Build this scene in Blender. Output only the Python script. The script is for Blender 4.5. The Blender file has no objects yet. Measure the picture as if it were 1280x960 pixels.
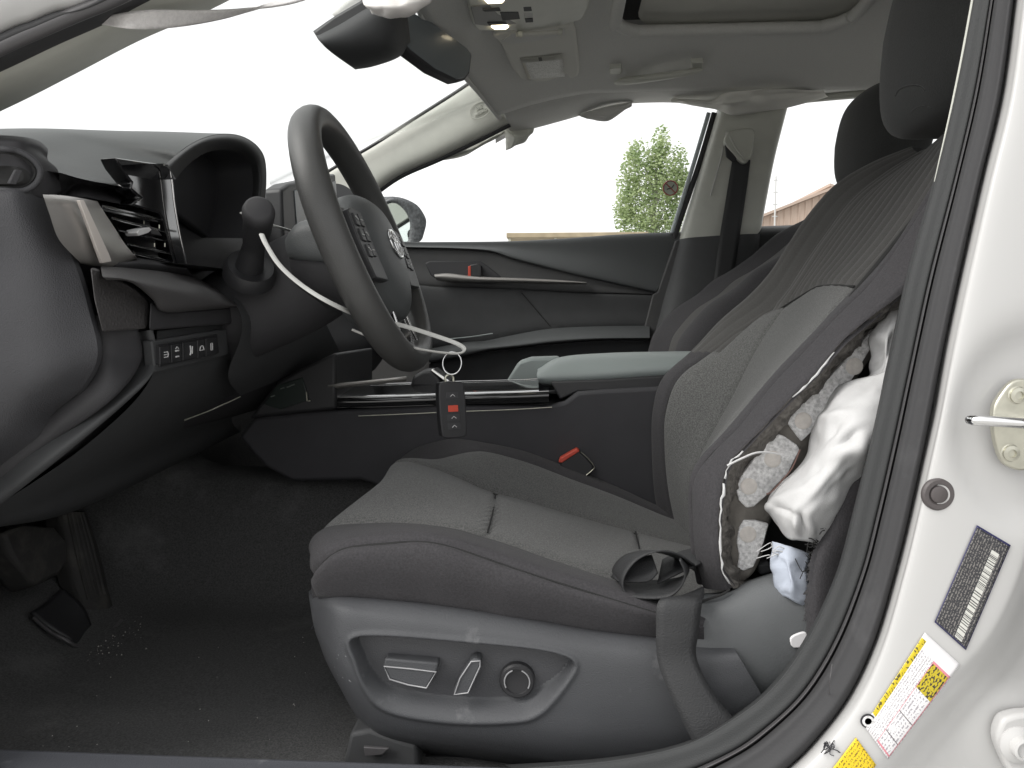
import bpy, bmesh, math, random
import numpy as np
from mathutils import Vector, Matrix

random.seed(7)
rng = np.random.default_rng(7)
scene = bpy.context.scene

# ---------------------------------------------------------------- camera
W0, H0, FPX = 1280.0, 960.0, 960.0            # photograph size and focal length in its pixels
CAM = Vector((0.0, 0.0, 0.73))
YAW, PITCH = math.atan(60 / 960), math.atan(80 / 960)
FWD = Vector((-math.sin(YAW) * math.cos(PITCH), math.cos(YAW) * math.cos(PITCH), -math.sin(PITCH)))
RGT = Vector((math.cos(YAW), math.sin(YAW), 0))
UPV = RGT.cross(FWD)
cam_data = bpy.data.cameras.new('camera')
cam = bpy.data.objects.new('camera', cam_data)
scene.collection.objects.link(cam)
cam.matrix_world = Matrix(((RGT.x, UPV.x, -FWD.x, CAM.x), (RGT.y, UPV.y, -FWD.y, CAM.y), (RGT.z, UPV.z, -FWD.z, CAM.z), (0, 0, 0, 1)))
cam_data.sensor_fit = 'HORIZONTAL'; cam_data.sensor_width = 36.0
cam_data.lens = 36.0 * FPX / W0
cam_data.clip_start = 0.02; cam_data.clip_end = 2000
scene.camera = cam

# ---------------------------------------------------------------- sky, sun, exposure (overcast day, exposed for the shade)
world = bpy.data.worlds.new('World'); scene.world = world; world.use_nodes = True
wn = world.node_tree.nodes; wl = world.node_tree.links; wn.clear()
sky = wn.new('ShaderNodeTexSky'); sky.sky_type = 'NISHITA'; sky.sun_disc = False
SUN_EL, SUN_AZ = math.radians(42), math.radians(247)
sky.sun_elevation = SUN_EL; sky.sun_rotation = SUN_AZ
sky.air_density = 1.0; sky.dust_density = 6.0; sky.ozone_density = 1.0
hsv = wn.new('ShaderNodeHueSaturation'); hsv.inputs['Saturation'].default_value = 0.10
cl = wn.new('ShaderNodeMix'); cl.data_type = 'RGBA'; cl.inputs[0].default_value = 0.9   # an even cloud layer over the sky
cl.inputs[7].default_value = (8.6, 8.6, 8.6, 1)
bg = wn.new('ShaderNodeBackground'); bg.inputs['Strength'].default_value = 0.085
wo = wn.new('ShaderNodeOutputWorld')
wl.new(sky.outputs[0], hsv.inputs['Color']); wl.new(hsv.outputs[0], cl.inputs[6])
wl.new(cl.outputs[2], bg.inputs['Color']); wl.new(bg.outputs[0], wo.inputs[0])
sd = bpy.data.lights.new('sun', 'SUN'); sd.energy = 1.5; sd.angle = math.radians(40); sd.color = (1, 0.97, 0.93)
sun = bpy.data.objects.new('sun', sd); scene.collection.objects.link(sun)
sdir = Vector((math.sin(SUN_AZ) * math.cos(SUN_EL), math.cos(SUN_AZ) * math.cos(SUN_EL), math.sin(SUN_EL)))
sun.rotation_euler = (-sdir).to_track_quat('-Z', 'Y').to_euler()
vs = scene.view_settings
vs.view_transform = 'Standard'; vs.look = 'None'; vs.exposure = 1.02; vs.gamma = 1.0; vs.use_curve_mapping = False
scene.cycles.max_bounces = 8; scene.cycles.diffuse_bounces = 5; scene.cycles.glossy_bounces = 3
scene.cycles.transparent_max_bounces = 16; scene.cycles.caustics_reflective = False; scene.cycles.caustics_refractive = False
scene.cycles.use_denoising = True

# ---------------------------------------------------------------- helpers
def ray(px, py):
    return FWD + RGT * ((px - W0 / 2) / FPX) - UPV * ((py - H0 / 2) / FPX)
def at(px, py, Y):
    d = ray(px, py); return CAM + d * (Y / d.y)
def atX(px, py, X):
    d = ray(px, py); return CAM + d * (X / d.x)
def atZ(px, py, Z):
    d = ray(px, py); return CAM + d * ((Z - CAM.z) / d.z)
def V(*a): return Vector(a)

def arr(pts): return np.array([tuple(p) for p in pts], float)

def cr(pts, n=8, closed=False):
    """Catmull-Rom through pts (array k,d), n samples for each segment."""
    P = np.asarray(pts, float); k = len(P); out = []
    segs = k if closed else k - 1
    for i in range(segs):
        if closed:
            a, b, c, d = P[(i - 1) % k], P[i], P[(i + 1) % k], P[(i + 2) % k]
        else:
            b, c = P[i], P[i + 1]
            a = P[i - 1] if i > 0 else 2 * b - c
            d = P[i + 2] if i + 2 < k else 2 * c - b
        for j in range(n):
            t = j / n
            out.append(0.5 * ((2 * b) + (-a + c) * t + (2 * a - 5 * b + 4 * c - d) * t * t + (-a + 3 * b - 3 * c + d) * t ** 3))
    if not closed: out.append(P[-1])
    return np.array(out)

def resample(P, n):
    P = np.asarray(P, float)
    s = np.concatenate([[0], np.cumsum(np.linalg.norm(np.diff(P, axis=0), axis=1))])
    t = np.linspace(0, s[-1], n)
    return np.stack([np.interp(t, s, P[:, i]) for i in range(P.shape[1])], 1)

COL = scene.collection
BASE = {}
def thing(name, label, cat, loc=(0, 0, 0), group=None):
    o = bpy.data.objects.new(name, None); COL.objects.link(o); o.location = loc; o.empty_display_size = 0.05
    o['label'] = label; o['category'] = cat
    o['kind'] = 'thing'
    if group: o['group'] = group
    BASE[o] = Vector(loc)
    return o
def put(o, parent):
    if parent is None: return o
    o.parent = parent
    root = parent
    b = Vector((0, 0, 0))
    while root is not None:
        b += BASE.get(root, Vector((0, 0, 0))); root = root.parent
    if parent.parent is None:
        o.matrix_parent_inverse = Matrix.Translation(-b)
    return o
def obj(name, verts, faces, mat, parent=None, smooth=True, uvs=None):
    me = bpy.data.meshes.new(name)
    me.from_pydata([tuple(v) for v in verts], [], [tuple(f) for f in faces])
    me.update()
    if smooth: me.polygons.foreach_set('use_smooth', [True] * len(me.polygons))
    if uvs is not None:
        ul = me.uv_layers.new(name='UVMap')
        flat = np.asarray(uvs, float)
        idx = np.zeros(len(me.loops), dtype=np.int32); me.loops.foreach_get('vertex_index', idx)
        ul.data.foreach_set('uv', flat[idx].ravel())
    if mat is not None: me.materials.append(mat)
    o = bpy.data.objects.new(name, me); COL.objects.link(o)
    return put(o, parent)
def tagthing(o, label, cat, group=None, kind=None):
    if label: o['label'] = label
    if cat: o['category'] = cat
    if group: o['group'] = group
    if kind: o['kind'] = kind
    return o
def lab(o, label):
    o['label'] = label; return o

def gridfaces(nv, nu, closed_u=False, closed_v=False):
    f = []
    for v in range(nv if closed_v else nv - 1):
        for u in range(nu if closed_u else nu - 1):
            a = v * nu + u; b = v * nu + (u + 1) % nu
            c = ((v + 1) % nv) * nu + (u + 1) % nu; d = ((v + 1) % nv) * nu + u
            f.append((a, b, c, d))
    return f
def dense(rows, nu=6, nv=6, closed_u=False, closed_v=False):
    R = [cr(arr(r), nu, closed_u) if len(r) > 1 else arr(r) for r in rows]
    R = np.array(R)                                   # k, m, 3
    k, m, _ = R.shape
    D = cr(R.reshape(k, -1), nv, closed_v)
    return D.reshape(-1, m, 3)
def gnormals(G):
    du = np.gradient(G, axis=1); dv = np.gradient(G, axis=0)
    n = np.cross(du, dv); l = np.linalg.norm(n, axis=2, keepdims=True); n = n / np.maximum(l, 1e-9)
    view = np.array(CAM) - G
    if (n * view).sum(2).mean() < 0: n = -n
    return n
def guv(G):
    du = np.linalg.norm(np.diff(G, axis=1), axis=2).mean(0); dv = np.linalg.norm(np.diff(G, axis=0), axis=2).mean(1)
    u = np.concatenate([[0], np.cumsum(du)]); v = np.concatenate([[0], np.cumsum(dv)])
    U, Vv = np.meshgrid(u, v); return np.stack([U, Vv], 2).reshape(-1, 2)
def gobj(name, G, mat, parent=None, thick=0, closed_u=False, closed_v=False):
    nv, nu, _ = G.shape
    o = obj(name, G.reshape(-1, 3), gridfaces(nv, nu, closed_u, closed_v), mat, parent, True, guv(G))
    if thick:
        m = o.modifiers.new('solid', 'SOLIDIFY'); m.thickness = thick; m.offset = 0
    return o
def patch(name, rows, mat, parent=None, nu=6, nv=6, thick=0, **k):
    return gobj(name, dense(rows, nu, nv, **k), mat, parent, thick, **k)
def cols(colpx, n):
    """columns of (px, py, Y) or Vectors, each resampled to n points: rows for patch()."""
    out = []
    for c in colpx:
        w = [p if isinstance(p, Vector) else at(*p) for p in c]
        out.append(resample(cr(arr(w), 6), n))
    return out
def smoothnoise(shape, cells, seed):
    r = np.random.default_rng(seed); a = r.standard_normal((cells[0] + 3, cells[1] + 3))
    v = np.linspace(0, cells[0], shape[0]); u = np.linspace(0, cells[1], shape[1])
    def w(t): return t * t * (3 - 2 * t)
    vi, ui = v.astype(int), u.astype(int); vf, uf = w(v - vi)[:, None], w(u - ui)[None]
    g = lambda i, j: a[np.ix_(vi + i, ui + j)]
    return (g(0, 0) * (1 - vf) * (1 - uf) + g(1, 0) * vf * (1 - uf) + g(0, 1) * (1 - vf) * uf + g(1, 1) * vf * uf)
def quilt(rows, parts, parent, nu=6, nv=6, groove=0.004, gw=0.006, cross=(), wob=0, seed=1, fn=None):
    """rows of a smooth surface cut into sewn panels; parts = [(row0,row1,name,mat)], grooves along the cuts.
    cross = [(u_row_index (in control points), row0, row1)] seams that run across."""
    G = dense(rows, nu, nv); N = gnormals(G)
    if fn is not None: G = fn(G, N)
    if wob: G = G + N * (wob * smoothnoise(G.shape[:2], (6, 9), seed))[..., None]
    cuts = sorted({r for p in parts for r in p[:2]})
    disp = np.zeros(G.shape[:2])
    for c in cuts:
        d = np.linalg.norm(G - G[c * nv][None], axis=2)
        disp = np.maximum(disp, np.exp(-(d / gw) ** 2))
    for (uc, r0, r1) in cross:
        ui = int(uc * nu); sl = slice(r0 * nv, r1 * nv + 1)
        d = np.linalg.norm(G[sl] - G[sl, ui:ui + 1], axis=2)
        disp[sl] = np.maximum(disp[sl], np.exp(-(d / gw) ** 2))
    G = G - N * (groove * disp)[..., None]
    out = []
    for (r0, r1, name, mat) in parts:
        out.append(gobj(name, G[r0 * nv:r1 * nv + 1], mat, parent))
    return out, G, N

def bev(o, w, seg=3, ang=35):
    if w:
        m = o.modifiers.new('bevel', 'BEVEL'); m.width = w; m.segments = seg; m.limit_method = 'ANGLE'; m.angle_limit = math.radians(ang)
        m.harden_normals = False
    return o
def plate(name, pts, ext, mat, parent=None, bevel=0.0, smooth_outline=0, seg=3):
    """outline (Vectors) pushed back by the vector ext into a solid plate."""
    P = arr(pts)
    if smooth_outline: P = cr(P, smooth_outline, True)
    n = len(P); e = np.array(tuple(ext))
    verts = np.concatenate([P, P + e])
    faces = [tuple(range(n)), tuple(range(2 * n - 1, n - 1, -1))]
    faces += [(i, i + n, (i + 1) % n + n, (i + 1) % n) for i in range(n)]
    o = obj(name, verts, faces, mat, parent, True)
    bm = bmesh.new(); bm.from_mesh(o.data); bmesh.ops.recalc_face_normals(bm, faces=bm.faces); bm.to_mesh(o.data); bm.free()
    sharp(o, 40)
    return bev(o, bevel, seg)
def sharp(o, deg):
    bm = bmesh.new(); bm.from_mesh(o.data)
    for e in bm.edges:
        if len(e.link_faces) == 2 and e.calc_face_angle(0) > math.radians(deg): e.smooth = False
    bm.to_mesh(o.data); bm.free(); return o
def box(name, lo, hi, mat, parent=None, bevel=0.0, seg=3):
    x0, y0, z0 = lo; x1, y1, z1 = hi
    return plate(name, [V(x0, y0, z0), V(x1, y0, z0), V(x1, y0, z1), V(x0, y0, z1)], (0, y1 - y0, 0), mat, parent, bevel, 0, seg)
def frames(P, closed=False):
    T = np.gradient(P, axis=0)
    if closed: T = np.roll(P, -1, 0) - np.roll(P, 1, 0)
    T /= np.maximum(np.linalg.norm(T, axis=1, keepdims=True), 1e-9)
    up = np.array([0, 0, 1.0]) if abs(T[0][2]) < 0.9 else np.array([0, 1.0, 0])
    n = np.cross(T[0], up); n /= np.linalg.norm(n); Ns = []
    for t in T:
        n = n - t * np.dot(n, t); n /= max(np.linalg.norm(n), 1e-9); Ns.append(n.copy())
    Ns = np.array(Ns); return T, Ns, np.cross(T, Ns)
def tube(name, pts, r, mat, parent=None, sides=10, closed=False, n=6, caps=True, flat=1.0):
    P = cr(arr(pts), n, closed) if n > 1 else arr(pts)
    rr = np.asarray(r, float)
    R = np.full(len(P), rr) if rr.ndim == 0 else np.interp(np.linspace(0, 1, len(P)), np.linspace(0, 1, len(rr)), rr)
    T, N, B = frames(P, closed)
    a = np.linspace(0, 2 * math.pi, sides, endpoint=False)
    G = P[:, None] + R[:, None, None] * (np.cos(a)[None, :, None] * N[:, None] + flat * np.sin(a)[None, :, None] * B[:, None])
    faces = gridfaces(len(P), sides, True, closed)
    verts = G.reshape(-1, 3)
    if caps and not closed:
        faces = faces + [tuple(range(sides - 1, -1, -1)), tuple(range((len(P) - 1) * sides, len(P) * sides))]
    o = obj(name, verts, faces, mat, parent, True)
    return sharp(o, 60)
def band(name, edgeA, edgeB, mat, parent=None, thick=0.0015, n=6, nv=4, bulge=0.0, closed=False):
    """a strip of webbing between two edge curves."""
    A = cr(arr(edgeA), n, closed); B = cr(arr(edgeB), n, closed)
    G = np.stack([A + (B - A) * t for t in np.linspace(0, 1, nv)])
    if bulge:
        N = gnormals(G); G = G + N * (bulge * np.sin(np.linspace(0, math.pi, nv)))[:, None, None]
    return gobj(name, G, mat, parent, thick, closed_u=closed)
def cyl(name, c, axis, r, depth, mat, parent=None, sides=28, bevel=0.0, r2=None, profile=None):
    """turned solid: profile = [(radius, offset along axis)]"""
    ax = Vector(axis).normalized(); u = ax.orthogonal().normalized(); v = ax.cross(u)
    prof = profile or [(r, 0), (r2 or r, depth)]
    verts = []; faces = []
    for (rad, h) in prof:
        for i in range(sides):
            t = 2 * math.pi * i / sides
            verts.append(Vector(c) + ax * h + (u * math.cos(t) + v * math.sin(t)) * max(rad, 1e-5))
    k = len(prof)
    faces = gridfaces(k, sides, True) + [tuple(range(sides - 1, -1, -1)), tuple(range((k - 1) * sides, k * sides))]
    o = obj(name, verts, faces, mat, parent, True)
    bm = bmesh.new(); bm.from_mesh(o.data); bmesh.ops.recalc_face_normals(bm, faces=bm.faces); bm.to_mesh(o.data); bm.free()
    sharp(o, 40)
    return bev(o, bevel)
def textmesh(name, s, mat, origin, xdir, ydir, size, parent=None, depth=0.0, squeeze=1.0):
    cu = bpy.data.curves.new('t', 'FONT'); cu.body = s; cu.size = 1.0; cu.align_x = 'CENTER'; cu.align_y = 'CENTER'; cu.extrude = depth / size
    cu.resolution_u = 2
    to = bpy.data.objects.new('t', cu); COL.objects.link(to)
    dg = bpy.context.evaluated_depsgraph_get()
    me = bpy.data.meshes.new_from_object(to.evaluated_get(dg))
    bpy.data.objects.remove(to); bpy.data.curves.remove(cu)
    x = Vector(xdir).normalized(); y = Vector(ydir).normalized(); z = x.cross(y)
    me.transform(Matrix(((x.x, y.x, z.x, origin[0]), (x.y, y.y, z.y, origin[1]), (x.z, y.z, z.z, origin[2]), (0, 0, 0, 1))) @ Matrix.Diagonal((size * squeeze, size, size, 1)))
    me.materials.clear(); me.materials.append(mat); me.name = name
    o = bpy.data.objects.new(name, me); COL.objects.link(o)
    return put(o, parent)
def quadlabel(name, q, mat, parent=None, off=0.0006, n=8, surf=None):
    """thin sticker on four corners (tl,tr,br,bl), uv 0..1."""
    q = [np.array(tuple(p)) for p in q]; G = np.zeros((n + 1, n + 1, 3)); uv = []
    for j in range(n + 1):
        for i in range(n + 1):
            s, t = i / n, j / n
            p = (q[0] * (1 - s) + q[1] * s) * (1 - t) + (q[3] * (1 - s) + q[2] * s) * t
            G[j, i] = p; uv.append((s, 1 - t))
    if surf is not None: G = surf(G)
    G = G - np.array(tuple(FWD)) * off
    o = obj(name, G.reshape(-1, 3), gridfaces(n + 1, n + 1), mat, parent, True, uv)
    m = o.modifiers.new('solid', 'SOLIDIFY'); m.thickness = 0.0003; m.offset = 0
    return o

# ---------------------------------------------------------------- materials
def mat(name, col, rough=0.6, metal=0.0, bump=0.0, bscale=300, var=0.0, vscale=400, coat=0.0, spec=0.5, sheen=0.0, detail=3, dirt=None, kind='noise'):
    m = bpy.data.materials.new(name); m.use_nodes = True
    nt = m.node_tree; b = nt.nodes['Principled BSDF']
    b.inputs['Base Color'].default_value = (*col, 1); b.inputs['Roughness'].default_value = rough; b.inputs['Metallic'].default_value = metal
    b.inputs['Coat Weight'].default_value = coat; b.inputs['Specular IOR Level'].default_value = spec
    if coat: b.inputs['Coat Roughness'].default_value = 0.06
    if sheen:
        b.inputs['Sheen Weight'].default_value = sheen; b.inputs['Sheen Roughness'].default_value = 0.5
    tc = nt.nodes.new('ShaderNodeTexCoord')
    last = None
    if var:
        nz = nt.nodes.new('ShaderNodeTexNoise'); nz.inputs['Scale'].default_value = vscale; nz.inputs['Detail'].default_value = detail
        nt.links.new(tc.outputs['Object'], nz.inputs['Vector'])
        mr = nt.nodes.new('ShaderNodeMapRange'); mr.inputs[1].default_value = 0.3; mr.inputs[2].default_value = 0.7
        mr.inputs[3].default_value = 1 - var; mr.inputs[4].default_value = 1 + var
        nt.links.new(nz.outputs[0], mr.inputs[0])
        mx = nt.nodes.new('ShaderNodeMix'); mx.data_type = 'RGBA'; mx.blend_type = 'MULTIPLY'; mx.inputs[0].default_value = 1
        mx.inputs[6].default_value = (*col, 1); nt.links.new(mr.outputs[0], mx.inputs[7]); last = mx.outputs[2]
    if dirt:                                   # dusty smears with a shape of their own: (colour, scale, threshold, amount)
        nz = nt.nodes.new('ShaderNodeTexNoise'); nz.inputs['Scale'].default_value = dirt[1]; nz.inputs['Detail'].default_value = 6; nz.inputs['Roughness'].default_value = 0.65
        nt.links.new(tc.outputs['Object'], nz.inputs['Vector'])
        mr = nt.nodes.new('ShaderNodeMapRange'); mr.inputs[1].default_value = dirt[2]; mr.inputs[2].default_value = dirt[2] + 0.18
        mr.inputs[3].default_value = 0; mr.inputs[4].default_value = dirt[3]
        nt.links.new(nz.outputs[0], mr.inputs[0])
        mx = nt.nodes.new('ShaderNodeMix'); mx.data_type = 'RGBA'
        nt.links.new(mr.outputs[0], mx.inputs[0])
        if last is not None: nt.links.new(last, mx.inputs[6])
        else: mx.inputs[6].default_value = (*col, 1)
        mx.inputs[7].default_value = (*dirt[0], 1); last = mx.outputs[2]
    if last is not None: nt.links.new(last, b.inputs['Base Color'])
    if bump:
        if kind == 'voronoi':
            t = nt.nodes.new('ShaderNodeTexVoronoi'); t.inputs['Scale'].default_value = bscale
        else:
            t = nt.nodes.new('ShaderNodeTexNoise'); t.inputs['Scale'].default_value = bscale; t.inputs['Detail'].default_value = 2
        nt.links.new(tc.outputs['Object'], t.inputs['Vector'])
        bp = nt.nodes.new('ShaderNodeBump'); bp.inputs['Strength'].default_value = bump; bp.inputs['Distance'].default_value = 0.001
        nt.links.new(t.outputs[0], bp.inputs['Height']); nt.links.new(bp.outputs[0], b.inputs['Normal'])
    return m
def emat(name, col, s):
    m = bpy.data.materials.new(name); m.use_nodes = True; b = m.node_tree.nodes['Principled BSDF']
    b.inputs['Base Color'].default_value = (*col, 1); b.inputs['Emission Color'].default_value = (*col, 1); b.inputs['Emission Strength'].default_value = s
    return m
def glassmat(name, tint=(0.975, 0.985, 0.98)):
    m = bpy.data.materials.new(name); m.use_nodes = True; nt = m.node_tree; nt.nodes.clear()
    tr = nt.nodes.new('ShaderNodeBsdfTransparent'); tr.inputs[0].default_value = (*tint, 1)
    gl = nt.nodes.new('ShaderNodeBsdfGlossy'); gl.inputs['Roughness'].default_value = 0.01
    lw = nt.nodes.new('ShaderNodeLayerWeight'); lw.inputs[0].default_value = 0.5
    pw = nt.nodes.new('ShaderNodeMath'); pw.operation = 'POWER'; pw.inputs[1].default_value = 5; nt.links.new(lw.outputs['Facing'], pw.inputs[0])
    fr = nt.nodes.new('ShaderNodeMath'); fr.operation = 'MULTIPLY_ADD'; fr.inputs[1].default_value = 0.5; fr.inputs[2].default_value = 0.03; nt.links.new(pw.outputs[0], fr.inputs[0])
    mx = nt.nodes.new('ShaderNodeMixShader'); out = nt.nodes.new('ShaderNodeOutputMaterial')
    nt.links.new(fr.outputs[0], mx.inputs[0]); nt.links.new(tr.outputs[0], mx.inputs[1]); nt.links.new(gl.outputs[0], mx.inputs[2]); nt.links.new(mx.outputs[0], out.inputs[0])
    return m
M = {}
M['white'] = mat('white_paint', (0.5000, 0.4980, 0.4920), 0.35, coat=0.5, bump=0.02, bscale=60)
M['white_metal'] = mat('white_painted_metal', (0.52, 0.517, 0.51), 0.4, coat=0.2)
M['rubber'] = mat('black_rubber', (0.0400, 0.0400, 0.0420), 0.8, bump=0.15, bscale=500, dirt=((0.10, 0.10, 0.105), 14, 0.55, 0.35))
M['rubber_ridge'] = mat('rubber_ridge', (0.0765, 0.0738, 0.0765), 0.5, bump=0.1, bscale=500)
M['trim_dark'] = mat('dark_trim_plastic', (0.0525, 0.0539, 0.0560), 0.68, bump=0.25, bscale=900, var=0.06, vscale=40)
M['dash'] = mat('dash_plastic', (0.0370, 0.0363, 0.0392), 0.68, bump=0.35, bscale=1100, var=0.08, vscale=20)
M['dash_end'] = mat('dash_end_plastic', (0.0420, 0.0420, 0.0460), 0.62, bump=0.7, bscale=900, var=0.16, vscale=14, dirt=((0.095, 0.095, 0.10), 9, 0.56, 0.5))
M['pad_vinyl'] = mat('pad_vinyl', (0.0656, 0.0632, 0.0640), 0.5, bump=0.4, bscale=1000, var=0.05, vscale=30)
M['dash_soft'] = mat('dash_soft_pad', (0.0508, 0.0546, 0.0539), 0.5, bump=0.3, bscale=900, var=0.06, vscale=16)
M['leather'] = mat('grained_leatherette', (0.0680, 0.0648, 0.0648), 0.5, bump=0.6, bscale=330, kind='voronoi')
M['binnacle'] = mat('binnacle_black', (0.0360, 0.0360, 0.0390), 0.5)
M['hood_lip'] = mat('hood_lip', (0.040, 0.041, 0.042), 0.85, bump=0.3, bscale=900)
M['gloss'] = mat('piano_black', (0.008, 0.008, 0.009), 0.06, coat=1.0)
M['silver'] = mat('satin_bronze_silver', (0.36, 0.345, 0.33), 0.36, metal=0.55)
M['chrome'] = mat('chrome', (0.75, 0.75, 0.75), 0.12, metal=1.0)
M['steel'] = mat('zinc_steel', (0.55, 0.54, 0.46), 0.35, metal=0.85, var=0.1, vscale=90)
M['black'] = mat('black_plastic', (0.025, 0.025, 0.027), 0.5, bump=0.2, bscale=900)
M['seat_side'] = mat('seat_side_plastic', (0.0616, 0.0637, 0.0686), 0.58, bump=0.5, bscale=900, var=0.09, vscale=12, dirt=((0.22, 0.22, 0.225), 26, 0.62, 0.6))
M['seat_side2'] = mat('seat_rear_side_plastic', (0.1050, 0.1106, 0.1141), 0.5, bump=0.4, bscale=1000, var=0.07, vscale=12)
M['bolster'] = mat('seat_bolster_fabric', (0.0422, 0.0403, 0.0436), 0.9, bump=0.6, bscale=800, var=0.22, vscale=520, sheen=0.05)
M['insert'] = mat('seat_insert_fabric', (0.1060, 0.1065, 0.1040), 0.92, bump=0.9, bscale=800, var=0.45, vscale=560, sheen=0.15)
M['ribbed'] = mat('ribbed_fabric', (0.0662, 0.0641, 0.0619), 0.9, bump=0.5, bscale=800, var=0.14, vscale=600, sheen=0.12)
M['headrest'] = mat('headrest_fabric', (0.0395, 0.0403, 0.0395), 0.9, bump=0.5, bscale=800, var=0.15, vscale=500, sheen=0.15)
M['seam'] = mat('dark_thread', (0.02, 0.02, 0.02), 0.9)
M['foam'] = mat('seat_foam', (0.1250, 0.1160, 0.1060), 0.95, bump=1.0, bscale=400, var=0.4, vscale=260)
M['foam_panel'] = mat('foam_panel', (0.1750, 0.1630, 0.1470), 0.95, bump=0.6, bscale=300, var=0.15, vscale=120)
M['pillar_trim'] = mat('pillar_trim_plastic', (0.0400, 0.0420, 0.0430), 0.75, bump=0.3, bscale=900)
M['felt'] = mat('felt_pad', (0.74, 0.735, 0.735), 0.95, bump=0.8, bscale=500, var=0.30, vscale=330)
M['felt_spot'] = mat('felt_spot', (0.74, 0.70, 0.66), 0.95, bump=0.4, bscale=300, var=0.08, vscale=200)
M['airbag'] = mat('airbag_cloth', (0.58, 0.58, 0.58), 0.85, bump=0.35, bscale=1200, var=0.04, vscale=60)
M['airbag_blue'] = mat('airbag_cloth_blue', (0.50, 0.545, 0.63), 0.85, bump=0.35, bscale=1200, var=0.06, vscale=80)
M['strap'] = mat('strap_cloth', (0.72, 0.70, 0.69), 0.85, bump=0.5, bscale=900, var=0.08, vscale=300)
M['headliner'] = mat('headliner_cloth', (0.6400, 0.6380, 0.6150), 0.95, bump=0.4, bscale=900, var=0.05, vscale=500)
M['headliner2'] = mat('sunshade_cloth', (0.5520, 0.5462, 0.5002), 0.95, bump=0.4, bscale=900, var=0.05, vscale=500)
M['lining_plastic'] = mat('pale_plastic', (0.58, 0.585, 0.53), 0.5, bump=0.25, bscale=900, var=0.03, vscale=40)
M['visor'] = mat('visor_vinyl', (0.6272, 0.6216, 0.5768), 0.75, bump=0.3, bscale=800)
M['carpet'] = mat('black_carpet', (0.0720, 0.0720, 0.0720), 0.97, bump=1.0, bscale=500, var=0.35, vscale=420, dirt=((0.19, 0.19, 0.19), 5.0, 0.55, 0.55))
M['armrest'] = mat('armrest_vinyl', (0.2240, 0.2520, 0.2486), 0.5, bump=0.3, bscale=900)
M['console'] = mat('console_side', (0.0396, 0.0389, 0.0432), 0.75, bump=0.35, bscale=1000, var=0.06, vscale=20)
M['door'] = mat('door_trim', (0.0620, 0.0620, 0.0630), 0.6, bump=0.35, bscale=900, var=0.06, vscale=20)
M['door_soft'] = mat('door_soft_trim', (0.0640, 0.0680, 0.0700), 0.65, bump=0.3, bscale=900)
M['door_dark'] = mat('door_insert', (0.0480, 0.0490, 0.0510), 0.7, bump=0.4, bscale=800, var=0.08, vscale=24)
M['red'] = mat('red_plastic', (0.55, 0.07, 0.04), 0.45)
M['belt'] = mat('belt_webbing', (0.0270, 0.0277, 0.0292), 0.6, bump=0.6, bscale=700)
M['glass'] = glassmat('window_glass')
M['mirror'] = mat('mirror_glass', (0.80, 0.86, 0.84), 0.03, metal=1.0)
M['mirror_dark'] = mat('dimmed_mirror', (0.15, 0.17, 0.185), 0.25, coat=0.4)
M['tie'] = mat('white_nylon', (0.72, 0.72, 0.69), 0.5)
M['mark'] = mat('white_marking', (0.62, 0.62, 0.62), 0.6)
M['wheel'] = mat('steering_urethane', (0.0600, 0.0600, 0.0590), 0.45, bump=0.35, bscale=900, var=0.05, vscale=30)
M['hub'] = mat('steering_pad', (0.0840, 0.0890, 0.0910), 0.5, bump=0.45, bscale=900)
M['pedal'] = mat('pedal_rubber', (0.030, 0.029, 0.028), 0.75, bump=0.5, bscale=300, dirt=((0.09, 0.085, 0.075), 30, 0.5, 0.5))
M['crumb'] = mat('pale_crumb', (0.45, 0.43, 0.40), 0.6)
M['yellow'] = mat('yellow_sticker', (0.80, 0.56, 0.02), 0.45)
M['pink'] = mat('pink_line', (0.75, 0.30, 0.34), 0.5)
M['sticker'] = mat('white_sticker', (0.80, 0.79, 0.80), 0.4)
M['ink'] = mat('black_ink', (0.03, 0.03, 0.035), 0.5)
M['grommet'] = mat('brown_grey_grommet', (0.085, 0.075, 0.075), 0.55, bump=0.2, bscale=600)
M['screen'] = mat('dark_screen', (0.012, 0.013, 0.014), 0.08, coat=0.8)
M['sill'] = mat('sill_plastic', (0.0750, 0.0780, 0.0880), 0.5, bump=0.4, bscale=700, dirt=((0.3, 0.3, 0.31), 25, 0.62, 0.5))
M['lamp'] = emat('lamp_lens', (1.0, 0.86, 0.60), 3.0)

# ================================================================ THE SETTING OUTSIDE
def ground_mat():
    return mat('ground_concrete', (0.42, 0.415, 0.40), 0.9, bump=0.5, bscale=30, var=0.15, vscale=0.7)
g = obj('ground', [(-900, -900, 0), (900, -900, 0), (900, 900, 0), (-900, 900, 0)], [(0, 1, 2, 3)], ground_mat(), None, False)
tagthing(g, 'pale concrete yard under and around the car', None, None, 'structure')

# ================================================================ CAR BODY SHELL
car = thing('car_body', 'white car body shell with grey headliner, pillars and black door seal', 'car', (0.3, 1.33, 0.0))

def pth(px, Y): return [at(x, y, Y) for x, y in px]
WB = [(1277, -70), (1267, 0), (1251, 117), (1225, 227), (1195, 360), (1174, 460), (1156, 553), (1137, 640), (1119, 713), (1093, 800), (1060, 870), (1020, 923), (983, 960), (920, 1010), (850, 1040)]
IB = [(1228, -70), (1217, 0), (1196, 110), (1169, 227), (1137, 340), (1109, 467), (1089, 553), (1068, 640), (1046, 720), (1008, 800), (962, 862), (905, 905), (850, 932), (760, 950), (640, 960)]

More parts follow.
